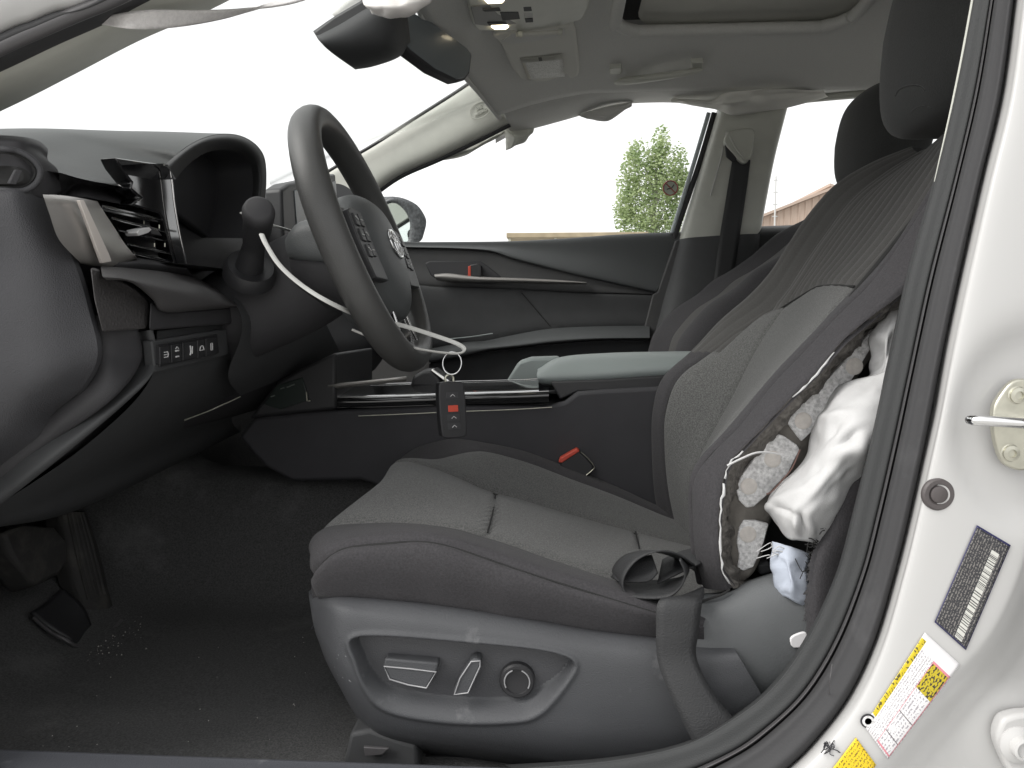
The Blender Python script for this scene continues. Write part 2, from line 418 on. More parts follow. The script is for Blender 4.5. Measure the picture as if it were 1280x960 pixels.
# white painted pillar: from under the seal to past the picture edge
def pillar_Y(k): return k
rowsP = []
for (dx, dy, Y) in ((-14, -6, 0.615), (0, 0, 0.592), (9, 4, 0.572), (26, 10, 0.563)):
    rowsP.append([at(x + dx, y + dy, Y) for x, y in WB])
CR_ = [(1420, -70), (1400, 0), (1385, 117), (1365, 227), (1330, 360), (1318, 460), (1310, 553), (1300, 640), (1280, 720), (1246, 795), (1200, 850), (1150, 908), (1110, 955), (1060, 1010), (1000, 1050)]
rowsP.append([at(x - 22, y - 8, 0.560) for x, y in CR_])
rowsP.append([at(x, y, 0.563) for x, y in CR_])
rowsP.append([at(x + 22, y + 14, 0.575) for x, y in CR_])
rowsP.append([at(x + 60, y + 40, 0.582) for x, y in CR_])
rowsP.append([at(x + 220, y + 140, 0.585) for x, y in CR_])
GP = dense(rowsP, 8, 8)
# pressed dish round the door striker and a swelling round the lower hinge
NP = gnormals(GP)
c1, c2 = np.array(tuple(at(1290, 535, 0.562))), np.array(tuple(at(1275, 925, 0.58)))
d1 = np.linalg.norm((GP - c1) * np.array([1, 0.6, 0.75]), axis=2); d2 = np.linalg.norm(GP - c2, axis=2)
GP = GP - NP * (0.007 / (1 + np.exp((d1 - 0.052) / 0.004)))[..., None]
GP = GP + NP * (0.006 / (1 + np.exp((d2 - 0.036) / 0.004)))[..., None]
lab(gobj('door_pillar', GP, M['white'], car), 'white painted door pillar with stickers')
# returns the pillar surface under a pixel ray, by nearest projected grid point
_fl = GP.reshape(-1, 3)
def proj(P):
    d = P - np.array(tuple(CAM)); z = d @ np.array(tuple(FWD))
    return np.stack([W0 / 2 + FPX * (d @ np.array(tuple(RGT))) / z, H0 / 2 - FPX * (d @ np.array(tuple(UPV))) / z], -1)
_pj = proj(_fl)
def onpillar(px, py):
    d = ((_pj - np.array([px, py])) ** 2).sum(1); i = np.argsort(d)[:6]; w = 1 / (d[i] + 0.5); Y = (w * _fl[i, 1]).sum() / w.sum()
    return at(px, py, Y)

# door seal: a fat rubber bulb, a thin lip and a ridge along it, inside them the dark pillar trim
def blend(A, B, t): return [(a[0] + (b[0] - a[0]) * t, a[1] + (b[1] - a[1]) * t) for a, b in zip(A, B)]
def sealrow(t, Y): return [at(x, y, Y) for x, y in blend(IB, WB, t)]
patch('weather_strip', [sealrow(0.50, 0.63), sealrow(0.52, 0.600), sealrow(0.58, 0.589), sealrow(0.70, 0.586), sealrow(0.80, 0.583), sealrow(0.92, 0.579), sealrow(1.0, 0.584), sealrow(1.03, 0.60)], M['rubber'], car, 8, 4)
patch('seal_ridge', [sealrow(0.42, 0.622), sealrow(0.44, 0.606), sealrow(0.47, 0.601), sealrow(0.50, 0.605), sealrow(0.52, 0.62)], M['rubber_ridge'], car, 8, 4)
patch('pillar_trim', [sealrow(-0.05, 0.70), sealrow(0.0, 0.634), sealrow(0.06, 0.625), sealrow(0.26, 0.621), sealrow(0.40, 0.618), sealrow(0.45, 0.625)], M['pillar_trim'], car, 8, 4)
tube('trim_edge', [at(x - 1, y, 0.643) for x, y in IB[:4]], [0.0012, 0.0014, 0.0013, 0.0004], M['lining_plastic'], car, 8)

# sill with scuff plate, rocker below and floor pan edge
SILLZ = at(200, 953, 0.62).z
sx0, sx1 = -1.15, 0.2
patch('sill_plate', [[V(x, 0.645, SILLZ - 0.06) for x in (sx0, -.5, 0, sx1)], [V(x, 0.632, SILLZ - 0.006) for x in (sx0, -.5, 0, sx1)], [V(x, 0.622, SILLZ) for x in (sx0, -.5, 0, sx1)],
    [V(x, 0.56, SILLZ - 0.002) for x in (sx0, -.5, 0, sx1)], [V(x, 0.545, SILLZ - 0.012) for x in (sx0, -.5, 0, sx1)]], M['sill'], car, 4, 4)
patch('rocker_panel', [[V(x, y, z) for x in (-1.2, -.4, .4, 1.5)] for y, z in ((0.60, SILLZ - 0.02), (0.53, SILLZ - 0.03), (0.47, SILLZ - 0.06), (0.45, 0.25), (0.50, 0.18), (0.7, 0.16), (1.33, 0.16), (1.96, 0.16), (2.15, 0.18), (2.20, 0.25))], M['white'], car, 3, 4)

# striker with its plate and two bolts
strk = [(1266, 477), (1283, 474), (1300, 482), (1308, 510), (1308, 548), (1298, 578), (1283, 588), (1266, 586), (1253, 576), (1244, 548), (1242, 514), (1251, 494)]
pl = plate('striker_plate', [at(x, y, 0.5555) for x, y in strk], (0, 0.006, 0), M['steel'], car, 0.0015, 3)
for (x, y) in ((1271, 494), (1262, 566)):
    c = at(x, y, 0.556)
    cyl('bolt', c + V(0, 0.001, 0), (0, -1, 0), 0.0055, 0.003, M['steel'], pl, profile=[(0.0068, 0), (0.0068, 0.0012), (0.0055, 0.002), (0.0055, 0.004), (0.003, 0.0045), (0.003, 0.003)])
tube('striker_loop', [at(1300, 531, 0.555), at(1290, 530, 0.520), at(1262, 528, 0.512), at(1232, 526, 0.512), at(1218, 525.5, 0.514), at(1213, 525, 0.522), at(1219, 525, 0.540), at(1240, 527, 0.556)], 0.0034, M['chrome'], pl, 12)
# rubber grommet
gc = onpillar(1173, 618)
cyl('grommet', gc + V(0, 0.002, 0), (0.05, -1, 0.03), 0.0115, 0.003, M['grommet'], car, 40, profile=[(0.0118, 0), (0.0118, 0.0022), (0.0105, 0.0036), (0.0078, 0.0036), (0.0070, 0.0020), (0.0064, 0.0020), (0.0060, 0.0036), (0.0045, 0.0042)])
# rear door hinge with bolt at the lower corner
hp = [(1252, 905), (1262, 897), (1285, 893), (1310, 900), (1320, 960), (1310, 1000), (1270, 975), (1255, 950), (1247, 925)]
hg = plate('door_hinge', [at(x, y, 0.562) for x, y in hp], (0, 0.012, 0), M['white_metal'], car, 0.003, 3)
cyl('bolt', at(1272, 930, 0.562), (0, -1, 0.05), 0.012, 0.006, M['white_metal'], hg, 30, profile=[(0.0135, 0), (0.0135, 0.002), (0.010, 0.004), (0.0085, 0.0045), (0.008, 0.010), (0.0062, 0.0108), (0.0055, 0.008)])

# --- stickers with flat print
def printmat(name, build):
    m = bpy.data.materials.new(name); m.use_nodes = True; nt = m.node_tree; b = nt.nodes['Principled BSDF']; b.inputs['Roughness'].default_value = 0.42
    uv = nt.nodes.new('ShaderNodeUVMap'); sp = nt.nodes.new('ShaderNodeSeparateXYZ'); nt.links.new(uv.outputs[0], sp.inputs[0])
    def val(x):
        if isinstance(x, (int, float)):
            n = nt.nodes.new('ShaderNodeValue'); n.outputs[0].default_value = x; return n.outputs[0]
        return x
    def mth(op, a, b_=None, c=None):
        n = nt.nodes.new('ShaderNodeMath'); n.operation = op
        for i, q in enumerate((a, b_, c)):
            if q is None: continue
            if isinstance(q, (int, float)): n.inputs[i].default_value = q
            else: nt.links.new(q, n.inputs[i])
        return n.outputs[0]
    def rect(x0, x1, y0, y1):
        a = mth('GREATER_THAN', sp.outputs[0], x0); b2 = mth('LESS_THAN', sp.outputs[0], x1); c = mth('GREATER_THAN', sp.outputs[1], y0); d = mth('LESS_THAN', sp.outputs[1], y1)
        return mth('MULTIPLY', mth('MULTIPLY', a, b2), mth('MULTIPLY', c, d))
    def noise(sx, sy, det=1):
        mp = nt.nodes.new('ShaderNodeMapping'); mp.inputs['Scale'].default_value = (sx, sy, 1); nt.links.new(uv.outputs[0], mp.inputs[0])
        n = nt.nodes.new('ShaderNodeTexNoise'); n.inputs['Scale'].default_value = 1; n.inputs['Detail'].default_value = det; nt.links.new(mp.outputs[0], n.inputs['Vector']); return n.outputs[0]
    def lines(n, axis='y', duty=0.55):                    # rows of small print
        c = sp.outputs[1] if axis == 'y' else sp.outputs[0]
        return mth('LESS_THAN', mth('FRACT', mth('MULTIPLY', c, n)), duty)
    def mixc(fac, a, bcol):
        n = nt.nodes.new('ShaderNodeMix'); n.data_type = 'RGBA'; nt.links.new(fac, n.inputs[0])
        for s, q in ((6, a), (7, bcol)):
            if isinstance(q, tuple): n.inputs[s].default_value = (*q, 1)
            else: nt.links.new(q, n.inputs[s])
        return n.outputs[2]
    col = build(dict(mth=mth, rect=rect, noise=noise, lines=lines, mixc=mixc, x=sp.outputs[0], y=sp.outputs[1]))
    nt.links.new(col, b.inputs['Base Color']); return m
def _words(k, sx, sy, thr, n, duty=0.55): return k['mth']('MULTIPLY', k['lines'](n, 'y', duty), k['mth']('GREATER_THAN', k['noise'](sx, sy, 0), thr))
def onp(G):
    P = proj(G.reshape(-1, 3)); return np.array([tuple(onpillar(x, y)) for x, y in P]).reshape(G.shape)
def vin(k):                                               # x runs down the label, y across: dark print field, pale barcode strip
    txt = _words(k, 60, 22, 0.5, 14)
    base = k['mixc'](txt, (0.035, 0.035, 0.04), (0.20, 0.19, 0.18))
    bars = k['mth']('GREATER_THAN', k['noise'](90, 0.1, 0), 0.47)
    bc = k['mixc'](bars, (0.05, 0.05, 0.05), (0.62, 0.62, 0.58))
    base = k['mixc'](k['rect'](0.12, 0.97, 0.18, 0.40), base, bc)
    mar = k['rect'](0.015, 0.985, 0.02, 0.98)
    return k['mixc'](mar, (0.03, 0.03, 0.10), base)
q = [onpillar(*p) for p in ((1220, 656), (1167, 777), (1206, 812), (1262, 681))]
lab(quadlabel('identification_sticker', [q[0], q[1], q[2], q[3]], printmat('identification_print', vin), car, 0.0012, 14, onp), 'dark sticker with pale barcode strip')

def tyre(k):                                              # x runs from the pale top end down, y from the left (yellow title) to right
    w = (0.80, 0.79, 0.80)
    base = k['mixc'](_words(k, 60, 40, 0.50, 16), w, (0.42, 0.40, 0.42))
    blank = k['rect'](0.0, 0.13, 0, 1); base = k['mixc'](blank, base, w)
    # yellow title bar
    t = k['mth']('GREATER_THAN', k['noise'](60, 12, 0), 0.60)
    base = k['mixc'](k['rect'](0.05, 0.86, 0.87, 1.0), base, k['mixc'](t, (0.60, 0.47, 0.02), (0.08, 0.07, 0.02)))
    # framed table with pink rules
    tb = k['rect'](0.13, 0.985, 0.015, 0.50)
    inner = k['rect'](0.15, 0.97, 0.035, 0.485)
    tbl = k['mixc'](_words(k, 60, 24, 0.50, 12, 0.5), w, (0.40, 0.38, 0.41))
    cell = k['mixc'](k['mth']('GREATER_THAN', k['noise'](40, 26, 0), 0.56), (0.55, 0.44, 0.02), (0.05, 0.04, 0.03))
    tbl = k['mixc'](k['rect'](0.15, 0.40, 0.035, 0.485), tbl, cell)
    for xx in (0.645, 0.85): tbl = k['mixc'](k['rect'](xx, xx + 0.008, 0.03, 0.49), tbl, (0.12, 0.10, 0.11))
    base = k['mixc'](tb, base, (0.70, 0.25, 0.30)); base = k['mixc'](inner, base, tbl)
    return base
q = [onpillar(*p) for p in ((1155, 790), (1079, 906), (1109, 948), (1199, 830))]
lab(quadlabel('tyre_information_sticker', [q[0], q[1], q[2], q[3]], printmat('tyre_print', tyre), car, 0.0012, 18, onp), 'white sticker with yellow title bar and pink ruled table')
cyl('sticker_emblem', onpillar(1084, 900) - V(0, 0.0012, 0), (0, -1, 0), 0.0055, 0.0004, M['ink'], car, 28)
cyl('emblem_ring', onpillar(1084, 900) - V(0, 0.0018, 0), (0, -1, 0), 0.004, 0.0004, M['felt'], car, 24, profile=[(0.0042, 0), (0.0042, 0.0003), (0.0026, 0.0003), (0.0026, 0)])
def ylw(k): return k['mixc'](_words(k, 30, 14, 0.52, 9), (0.80, 0.56, 0.02), (0.25, 0.17, 0.02))
q = [onpillar(*p) for p in ((1069, 921), (1094, 955), (1064, 1000), (1036, 965))]
lab(quadlabel('warning_sticker', [q[0], q[3], q[2], q[1]], printmat('yellow_print', ylw), car, 0.0012, 10, onp), 'yellow sticker with dark small print')
# knot of thread hanging on the pillar
kn = thing('thread_scrap', 'knot of dark frayed thread on the white pillar by yellow sticker', 'thread', onpillar(1036, 931))
for i in range(9):
    c = onpillar(1036 + random.uniform(-6, 6), 931 + random.uniform(-5, 5)) - V(0, 0.002, 0)
    tube('strand', [c + V(*[random.uniform(-.004, .004) for _ in range(3)]) - V(0, .002, 0) for _ in range(4)], 0.00035, M['ink'], kn, 5, n=4)
tube('strand', [onpillar(1036, 927) - V(0, .002, 0), onpillar(1038, 905) - V(0, .003, 0), onpillar(1034, 880) - V(0, .004, 0), at(1037, 855, .565), at(1040, 830, .57)], 0.0003, M['rubber_ridge'], kn, 5)

# --- driver side windscreen pillar at the top left
a1 = [(-160, 195), (0, 124), (90, 79), (171, 37), (256, 0), (380, -60)]
a2 = [(-160, 160), (0, 88), (70, 55), (131, 28), (185, 0), (290, -50)]
a3 = [(-160, 118), (0, 38), (40, 22), (70, 10), (108, 0), (200, -45)]
a4 = [(-160, 60), (0, -20), (30, -40), (60, -50), (90, -60), (180, -100)]
def longp(P, kf=((-.42, .0, -.13), (-.2, 0, -.075)), kb=((.22, .012, .085), (.42, .018, .13), (.75, .018, .155))):
    P = list(P); a, b = P[0], P[-1]
    return [a + V(*k) for k in kf] + P + [b + V(*k) for k in kb]
patch('windscreen_pillar_trim', [longp(r_) for r_ in [[at(x + 3, y + 14, 0.74) for x, y in a1], pth(a1, 0.70), [at(*((np.array(p) + np.array(q_)) / 2), 0.672) for p, q_ in zip(a1, a2)], pth(a2, 0.655)]], M['lining_plastic'], car, 6, 5)
mid = [((p[0] + q_[0]) / 2, (p[1] + q_[1]) / 2) for p, q_ in zip(a2, a3)]
patch('door_seal', [longp(r_) for r_ in [[at(x, y + 4, 0.68) for x, y in a2], pth(a2, 0.65), pth(mid, 0.62), [at(x, y + 8, 0.612) for x, y in a3], pth(a3, 0.63)]], M['rubber'], car, 6, 5)
tube('seal_lip', longp([at(x, y - 3, 0.618) for x, y in mid]), 0.006, M['rubber_ridge'], car, 8)
patch('pillar_outer', [longp(r_) for r_ in [pth([(x, y + 10) for x, y in a3], 0.64), pth(a3, 0.615), pth(a4, 0.60), [at(x - 40, y - 40, 0.62) for x, y in a4]]], M['white'], car, 6, 5)

# --- headliner: height over the cabin
def hz(x, y):
    yy = abs(y - 1.33); z = 1.318 - 0.05 * (yy / 0.5) ** 4 if yy < .5 else 1.268 - 0.31 * (yy - .5) - 1.6 * (yy - .5) ** 2
    f = max(0.0, 0.06 - x); z -= 0.10 * f + 0.55 * f * f
    return z
hx = np.linspace(-.26, 1.55, 92); hy = np.linspace(.715, 1.852, 76)
SRX0, SRX1, SRY0, SRY1, SRR = 0.105, 0.56, 1.02, 1.615, 0.065
def inround(x, y, x0, x1, y0, y1, r):
    dx = max(x0 + r - x, 0, x - (x1 - r)); dy = max(y0 + r - y, 0, y - (y1 - r)); return math.hypot(dx, dy) < r
def hxfront(y):                                          # front edge bows forward at the centre
    yy = abs(y - 1.33) / 0.57; return -0.235 + 0.10 * min(yy, 1.05) ** 2.2
hv = []; hf = []
for y in hy:
    x0 = hxfront(y)
    for x in hx:
        s = (x + .26) / 1.81; X = x0 + s * (1.55 - x0)
        hv.append((X, y, hz(X, y) + 0.0025 * math.sin(7 * X + 3) * math.sin(9 * y)))
nh = len(hx)
for j in range(len(hy) - 1):
    for i in range(nh - 1):
        a = j * nh + i; q4 = (a, a + 1, a + nh + 1, a + nh)
        cx = sum(hv[k][0] for k in q4) / 4; cy = sum(hv[k][1] for k in q4) / 4
        if not inround(cx, cy, SRX0, SRX1, SRY0, SRY1, SRR): hf.append(q4)
ho = obj('headliner', hv, hf, M['headliner'], car)
ho.modifiers.new('solid', 'SOLIDIFY').thickness = 0.004
# folded front edge of the headliner
tube('headliner_edge', [V(hxfront(y), y, hz(hxfront(y), y)) for y in np.linspace(.73, 1.87, 14)], 0.006, M['headliner'], car, 8)
def ringpts(x0, x1, y0, y1, r, n=6):
    P = []
    for cx, cy, a0 in ((x1 - r, y1 - r, 0), (x0 + r, y1 - r, 90), (x0 + r, y0 + r, 180), (x1 - r, y0 + r, 270)):
        for i in range(n + 1):
            t = math.radians(a0 + 90 * i / n); P.append((cx + r * math.cos(t), cy + r * math.sin(t)))
    return P
tube('sunroof_trim', [V(x, y, hz(x, y) - 0.003) for x, y in ringpts(SRX0, SRX1, SRY0, SRY1, SRR)], 0.0125, M['headliner'], car, 10, closed=True, n=3)
ss = ringpts(SRX0 + 0.045, SRX1 + .1, SRY0 - .05, SRY1 + .03, 0.07)
sv = [(x, y, hz(x, y) + 0.016) for x, y in ss]
obj('sunshade', sv, [tuple(range(len(sv)))], M['headliner2'], car, False)
box('sunroof_frame', (SRX0 - .05, SRY0 - .08, 1.355), (SRX1 + .12, SRY1 + .06, 1.362), M['black'], car)
patch('roof_panel', [[V(x, y, z + dz) for x, dz in ((hxfront(y) - .045, -.085), (hxfront(y) + .12, -.01), (.3, 0.02), (.8, 0.01), (1.4, -.06), (1.7, -.12))] for y, z in ((.62, 1.27), (.72, 1.335), (.9, 1.375), (1.33, 1.40), (1.76, 1.375), (1.93, 1.335), (2.02, 1.27))], M['white'], car, 4, 4, 0.002)
# passenger roof rail below the headliner edge
railp = [(632, 150, 1.905), (638, 163, 1.925), (662, 160, 1.93), (700, 150, 1.935), (735, 140, 1.94), (775, 129, 1.94), (830, 126, 1.94), (900, 128, 1.935), (990, 119, 1.93), (1090, 110, 1.93), (1250, 100, 1.93), (1500, 110, 1.93)]
lo = [at(*p) for p in railp]
up = []
for p in lo: up.append(V(p.x, 1.845, hz(p.x, 1.845) - 0.001))
mid_ = [V((a.x + b.x) / 2, (a.y + b.y) / 2 - 0.012, (a.z + b.z) / 2 - 0.002) for a, b in zip(lo, up)]
patch('roof_rail_lining', [[V(a.x, a.y + 0.03, a.z + .004) for a in lo], lo, mid_, up, [V(b.x, b.y - .05, hz(b.x, b.y - .05) - .0005) for b in up]], M['headliner'], car, 6, 6)

# --- passenger windscreen pillar trim
p_top = [(604, 95, 1.865), (575, 115, 1.88), (520, 150, 1.905), (470, 182, 1.93), (430, 205, 1.95), (395, 226, 1.97), (350, 252, 2.0)]
p_bot = [(637, 152, 1.885), (602, 170, 1.895), (548, 196, 1.915), (497, 219, 1.94), (455, 250, 1.96), (425, 275, 1.98), (390, 300, 2.0)]
T_ = [at(*p) for p in p_top]; B_ = [at(*p) for p in p_bot]
m1 = [a.lerp(b, 0.30) - V(0, 0.006, 0) for a, b in zip(T_, B_)]; m2 = [a.lerp(b, 0.80) - V(0, 0.012, 0) for a, b in zip(T_, B_)]
patch('windscreen_pillar_trim', [[a + V(-.01, .02, .01) for a in T_], T_, m1, m2, B_, [b + V(0, .03, 0) for b in B_]], M['lining_plastic'], car, 6, 5)
tube('pillar_seal', [a + V(-.004, .004, .004) for a in T_], 0.005, M['black'], car, 8)
tube('pillar_seal', [b + V(0, .012, -.004) for b in B_], 0.006, M['black'], car, 8)
# embossed round airbag mark on that trim
ec = at(600, 138.5, 1.875); ex = (at(610, 134, 1.872) - ec).normalized(); ey = V(0, 0, 1) - ex * ex.z; ey.normalize()
tube('embossed_ring', [ec + ex * (.026 * math.cos(t)) + ey * (.018 * math.sin(t)) - V(0, .004, 0) for t in np.linspace(0, 2 * math.pi, 20, endpoint=False)], 0.0009, M['lining_plastic'], car, 6, closed=True, n=2)
textmesh('embossed_lettering', 'SRS', M['lining_plastic'], ec + ey * .006 - V(0, .003, 0), ex, ey, 0.012, car, 0.0012)
textmesh('embossed_lettering', 'AIRBAG', M['lining_plastic'], ec - ey * .005 - V(0, .003, 0), ex, ey, 0.010, car, 0.0012)

# --- passenger centre pillar: pale upper trim, dark lower trim, door frame edge
ut = [(897, 136), (985, 128), (985, 137), (966, 212), (950, 293), (935, 300), (848, 303), (862, 250), (880, 190)]
L_ = [at(x, y, Y) for x, y, Y in ((903, 128, 1.955), (884, 190, 1.975), (866, 250, 1.995), (849, 305, 2.01))]
R_ = [at(x, y, Y) for x, y, Y in ((986, 128, 1.955), (969, 195, 1.975), (958, 250, 1.99), (948, 305, 2.01))]
patch('centre_pillar_trim', [[a + V(-.002, .05, 0) for a in L_], L_, [a.lerp(b, .15) - V(0, .022, 0) for a, b in zip(L_, R_)], [a.lerp(b, .85) - V(0, .022, 0) for a, b in zip(L_, R_)], R_, [b + V(.004, .05, 0) for b in R_]], M['lining_plastic'], car, 6, 5)
Ll = [at(x, y, Y) for x, y, Y in ((850, 299, 1.985), (838, 345, 1.985), (828, 390, 1.975), (818, 440, 1.97), (810, 560, 1.97))]
Rl = [at(x, y, Y) for x, y, Y in ((950, 293, 1.985), (945, 345, 1.98), (938, 400, 1.975), (930, 440, 1.97), (925, 560, 1.97))]
patch('centre_pillar_lower_trim', [[a + V(-.004, .05, 0) for a in Ll], Ll, [a.lerp(b, .2) - V(0, .03, 0) for a, b in zip(Ll, Rl)], [a.lerp(b, .8) - V(0, .03, 0) for a, b in zip(Ll, Rl)], Rl, [b + V(.006, .06, 0) for b in Rl]], M['trim_dark'], car, 6, 5)
tube('window_frame', [at(893, 141, 1.99), at(874, 205, 2.0), at(845, 291, 2.02), at(838, 320, 2.02)], 0.007, M['rubber'], car, 8)
tube('frame_bright_edge', [at(886, 141, 1.99), at(866, 208, 2.0), at(840, 291, 2.02)], 0.0055, mat('frame_grey', (.45, .50, .52), .4), car, 8)
# rear door trim and rear quarter seen past the pillar
patch('rear_door_trim', [[at(x, y, Y) for x, y in ((945, 283), (1000, 281), (1080, 278), (1200, 275), (1400, 270))] for Y in (2.06,)] + [[at(x, y, 1.99) for x, y in ((945, 290), (1000, 289), (1080, 285), (1200, 282), (1400, 278))], [at(x, y, 2.0) for x, y in ((940, 330), (1000, 330), (1080, 330), (1200, 330), (1400, 330))], [at(x, y, 1.98) for x, y in ((930, 560), (1000, 560), (1080, 560), (1200, 560), (1400, 560))]], M['trim_dark'], car, 4, 4)
tube('rear_frame', [at(990, 124, 1.97), at(1090, 116, 1.97), at(1250, 112, 1.97), at(1380, 130, 1.98), at(1450, 200, 2.0), at(1470, 275, 2.02)], 0.012, M['lining_plastic'], car, 8)

# --- glass
ws0 = [V(-1.02, .70, .93), V(-1.10, 1.0, .935), V(-1.13, 1.33, .94), V(-1.10, 1.66, .935), V(-1.02, 1.97, .93)]
ws1 = [V(-.185, .75, 1.255), V(-.25, 1.0, 1.29), V(-.275, 1.33, 1.305), V(-.25, 1.66, 1.29), V(-.185, 1.88, 1.255)]
patch('windscreen', [ws0, [a.lerp(b, .5) + V(-.02, 0, .015) for a, b in zip(ws0, ws1)], ws1], M['glass'], car, 4, 5, 0.004)
sg = [at(640, 165, 1.965), at(775, 128, 1.965), at(893, 130, 1.965), at(845, 296, 2.045), at(700, 305, 2.045), at(515, 310, 2.045), at(420, 300, 2.045)]
rg = [at(985, 120, 1.965), at(1250, 108, 1.965), at(1450, 200, 2.0), at(1470, 280, 2.045), at(952, 290, 2.045)]
def ngon(name, pts, m, parent): return obj(name, pts, [tuple(range(len(pts)))], m, parent, False)
ngon('side_window', sg, M['glass'], car); ngon('side_window', rg, M['glass'], car)
# small round no-smoking sticker in the passenger window
sc_ = at(838, 235, 2.0)
rs = tube('window_sticker', [sc_ + V(.018 * math.cos(t), 0, .018 * math.sin(t)) for t in np.linspace(0, 2 * math.pi, 24, endpoint=False)], 0.0016, mat('sticker_red', (.45, .10, .09), .5), car, 6, closed=True, n=2)
lab(rs, 'small round red prohibition sticker')
cyl('sticker_backing', sc_ + V(0, .001, 0), (0, 1, 0), .017, .0004, mat('sticker_pale', (.55, .60, .50), .5), rs, 24)
tube('sticker_bar', [sc_ + V(-.012, -.001, .012), sc_ + V(.012, -.001, -.012)], 0.0014, rs.data.materials[0], rs, 6, n=1)
tube('sticker_symbol', [sc_ + V(-.009, -.001, -.003), sc_ + V(.003, -.001, .0), sc_ + V(.008, -.001, .008)], 0.0012, M['ink'], rs, 6, n=2)

# --- outer body that shuts the light out: bonnet, far side, boot, firewall
patch('bonnet', [[V(x, y, z + dz) for y, dz in ((.45, -.12), (.6, -.02), (1.0, .01), (1.33, .015), (1.66, .01), (2.06, -.02), (2.21, -.12))] for x, z in ((-1.04, .905), (-1.3, .88), (-1.8, .80), (-2.15, .68), (-2.3, .45))], M['white'], car, 3, 3, 0.002)
patch('far_side', [[V(x, y, z) for x in (-2.2, -1, 0, 1, 2)] for y, z in ((2.09, .93), (2.18, .86), (2.22, .6), (2.20, .25))], M['white'], car, 3, 4, 0.002)
patch('near_wing', [[V(x, y, z) for x in (-2.2, -1.6, -1.13)] for y, z in ((.60, .90), (.48, .84), (.44, .6), (.46, .25))], M['white'], car, 3, 4, 0.002)
patch('rear_quarter', [[V(x, y, z) for x in (1.28, 1.6, 2.0)] for y, z in ((.62, .95), (.50, .88), (.46, .6), (.48, .25))], M['white'], car, 3, 4, 0.002)
box('firewall', (-1.16, .5, .2), (-1.12, 2.16, .90), M['black'], car)
box('rear_bulkhead', (1.62, .5, .2), (1.66, 2.16, .95), M['black'], car)
tube('rear_pillar', [V(1.45, .66, 1.24), V(1.62, .58, .95)], 0.06, M['white'], car, 10); tube('rear_pillar', [V(1.45, 1.98, 1.24), V(1.62, 2.06, .95)], 0.06, M['white'], car, 10)

# hinge pillar ahead of the doorway with its seal, shut rear door, roof rail above the doorway
patch('hinge_pillar', [[V(x, y, z) for z in (.20, .36, .42, .60, .80, .88)] for x, y in ((-.545, .66), (-.535, .60), (-.545, .565), (-.62, .545), (-.85, .535), (-1.14, .53))], M['white'], car, 5, 4)
tube('door_seal', [V(-.47, .585, SILLZ - .002), V(-.51, .59, SILLZ + .02), V(-.525, .595, SILLZ + .08), V(-.528, .60, .60), V(-.528, .605, .75), V(-.55, .61, .87)], .011, M['rubber'], car, 10)
for zz in (.48, .74): box('door_hinge', (-.70, .505, zz), (-.62, .54, zz + .07), M['white_metal'], car, .006)
rdoor = patch('rear_door', [[V(x, y + dy, z) for x, dy in ((.425, .03), (.43, .0), (.70, -.012), (1.05, -.012), (1.27, .0))] for y, z in ((.545, .26), (.47, .30), (.455, .55), (.47, .80), (.51, .95), (.56, .955))], M['white'], car, 5, 5)
patch('rear_door_lining', [[V(x, .60, z) for x in (.50, .9, 1.3)] for z in (.30, .6, .95)], M['trim_dark'], car, 3, 3)
ngon0 = [V(.47, .55, .95), V(1.25, .55, .95), V(1.18, .66, 1.20), V(.50, .665, 1.225)]
obj('side_window', ngon0, [(0, 1, 2, 3)], M['glass'], car, False)
tube('window_frame', [V(.465, .55, .94), V(.485, .61, 1.09), V(.50, .665, 1.23), V(.85, .67, 1.235), V(1.18, .66, 1.205), V(1.27, .55, .95)], .014, M['black'], car, 8)
topW = [at(x, y, Y) for x, y, Y in ((1277, -70, .592), (1300, -70, .572), (1420, -70, .563))]
patch('door_pillar_top', [[p + V(0, 0, -.01) for p in topW], [p + V(.02, .025, .07) for p in topW], [p + V(.035, .06, .16) for p in topW], [p + V(.04, .09, .22) for p in topW]], M['white'], car, 4, 4)
topI = [at(x, y, Y) for x, y, Y in ((1228, -70, .70), (1228, -70, .645), (1240, -70, .62), (1277, -70, .60))]
patch('door_pillar_lining', [[p + V(0, 0, -.01) for p in topI], [p + V(.02, .025, .07) for p in topI], [p + V(.035, .06, .16) for p in topI], [p + V(.04, .09, .22) for p in topI]], M['trim_dark'], car, 4, 4)
# --- floor carpet
def fz(x, y):
    z = 0.292
    if x < -.62: z += 0.9 * (-.62 - x) ** 1.25 + 0.15 * (-.62 - x)
    if y > 1.13: z += 2.2 * (y - 1.13) ** 1.2
    if y < .66: z += 0.5 * (.66 - y)
    return z
fx = np.linspace(-1.12, 1.6, 70); fy = np.linspace(.62, 2.1, 46)
FG = np.array([[(x, y, (fz(x, y) if y < 1.25 else fz(x, 2.62 - y) if y > 1.37 else fz(x, 1.25)) + 0.003 * math.sin(13 * x + 5 * y) * math.sin(9 * y)) for x in fx] for y in fy])
fl = gobj('floor', FG, M['carpet']); tagthing(fl, 'worn black carpet of the footwell with pale dust smears', None, None, 'structure')

# ================================================================ DASHBOARD
dash = thing('dashboard', 'dark grey dashboard with instrument hood, side air vent and switches', 'dashboard', (-0.7, 1.33, 0.3))
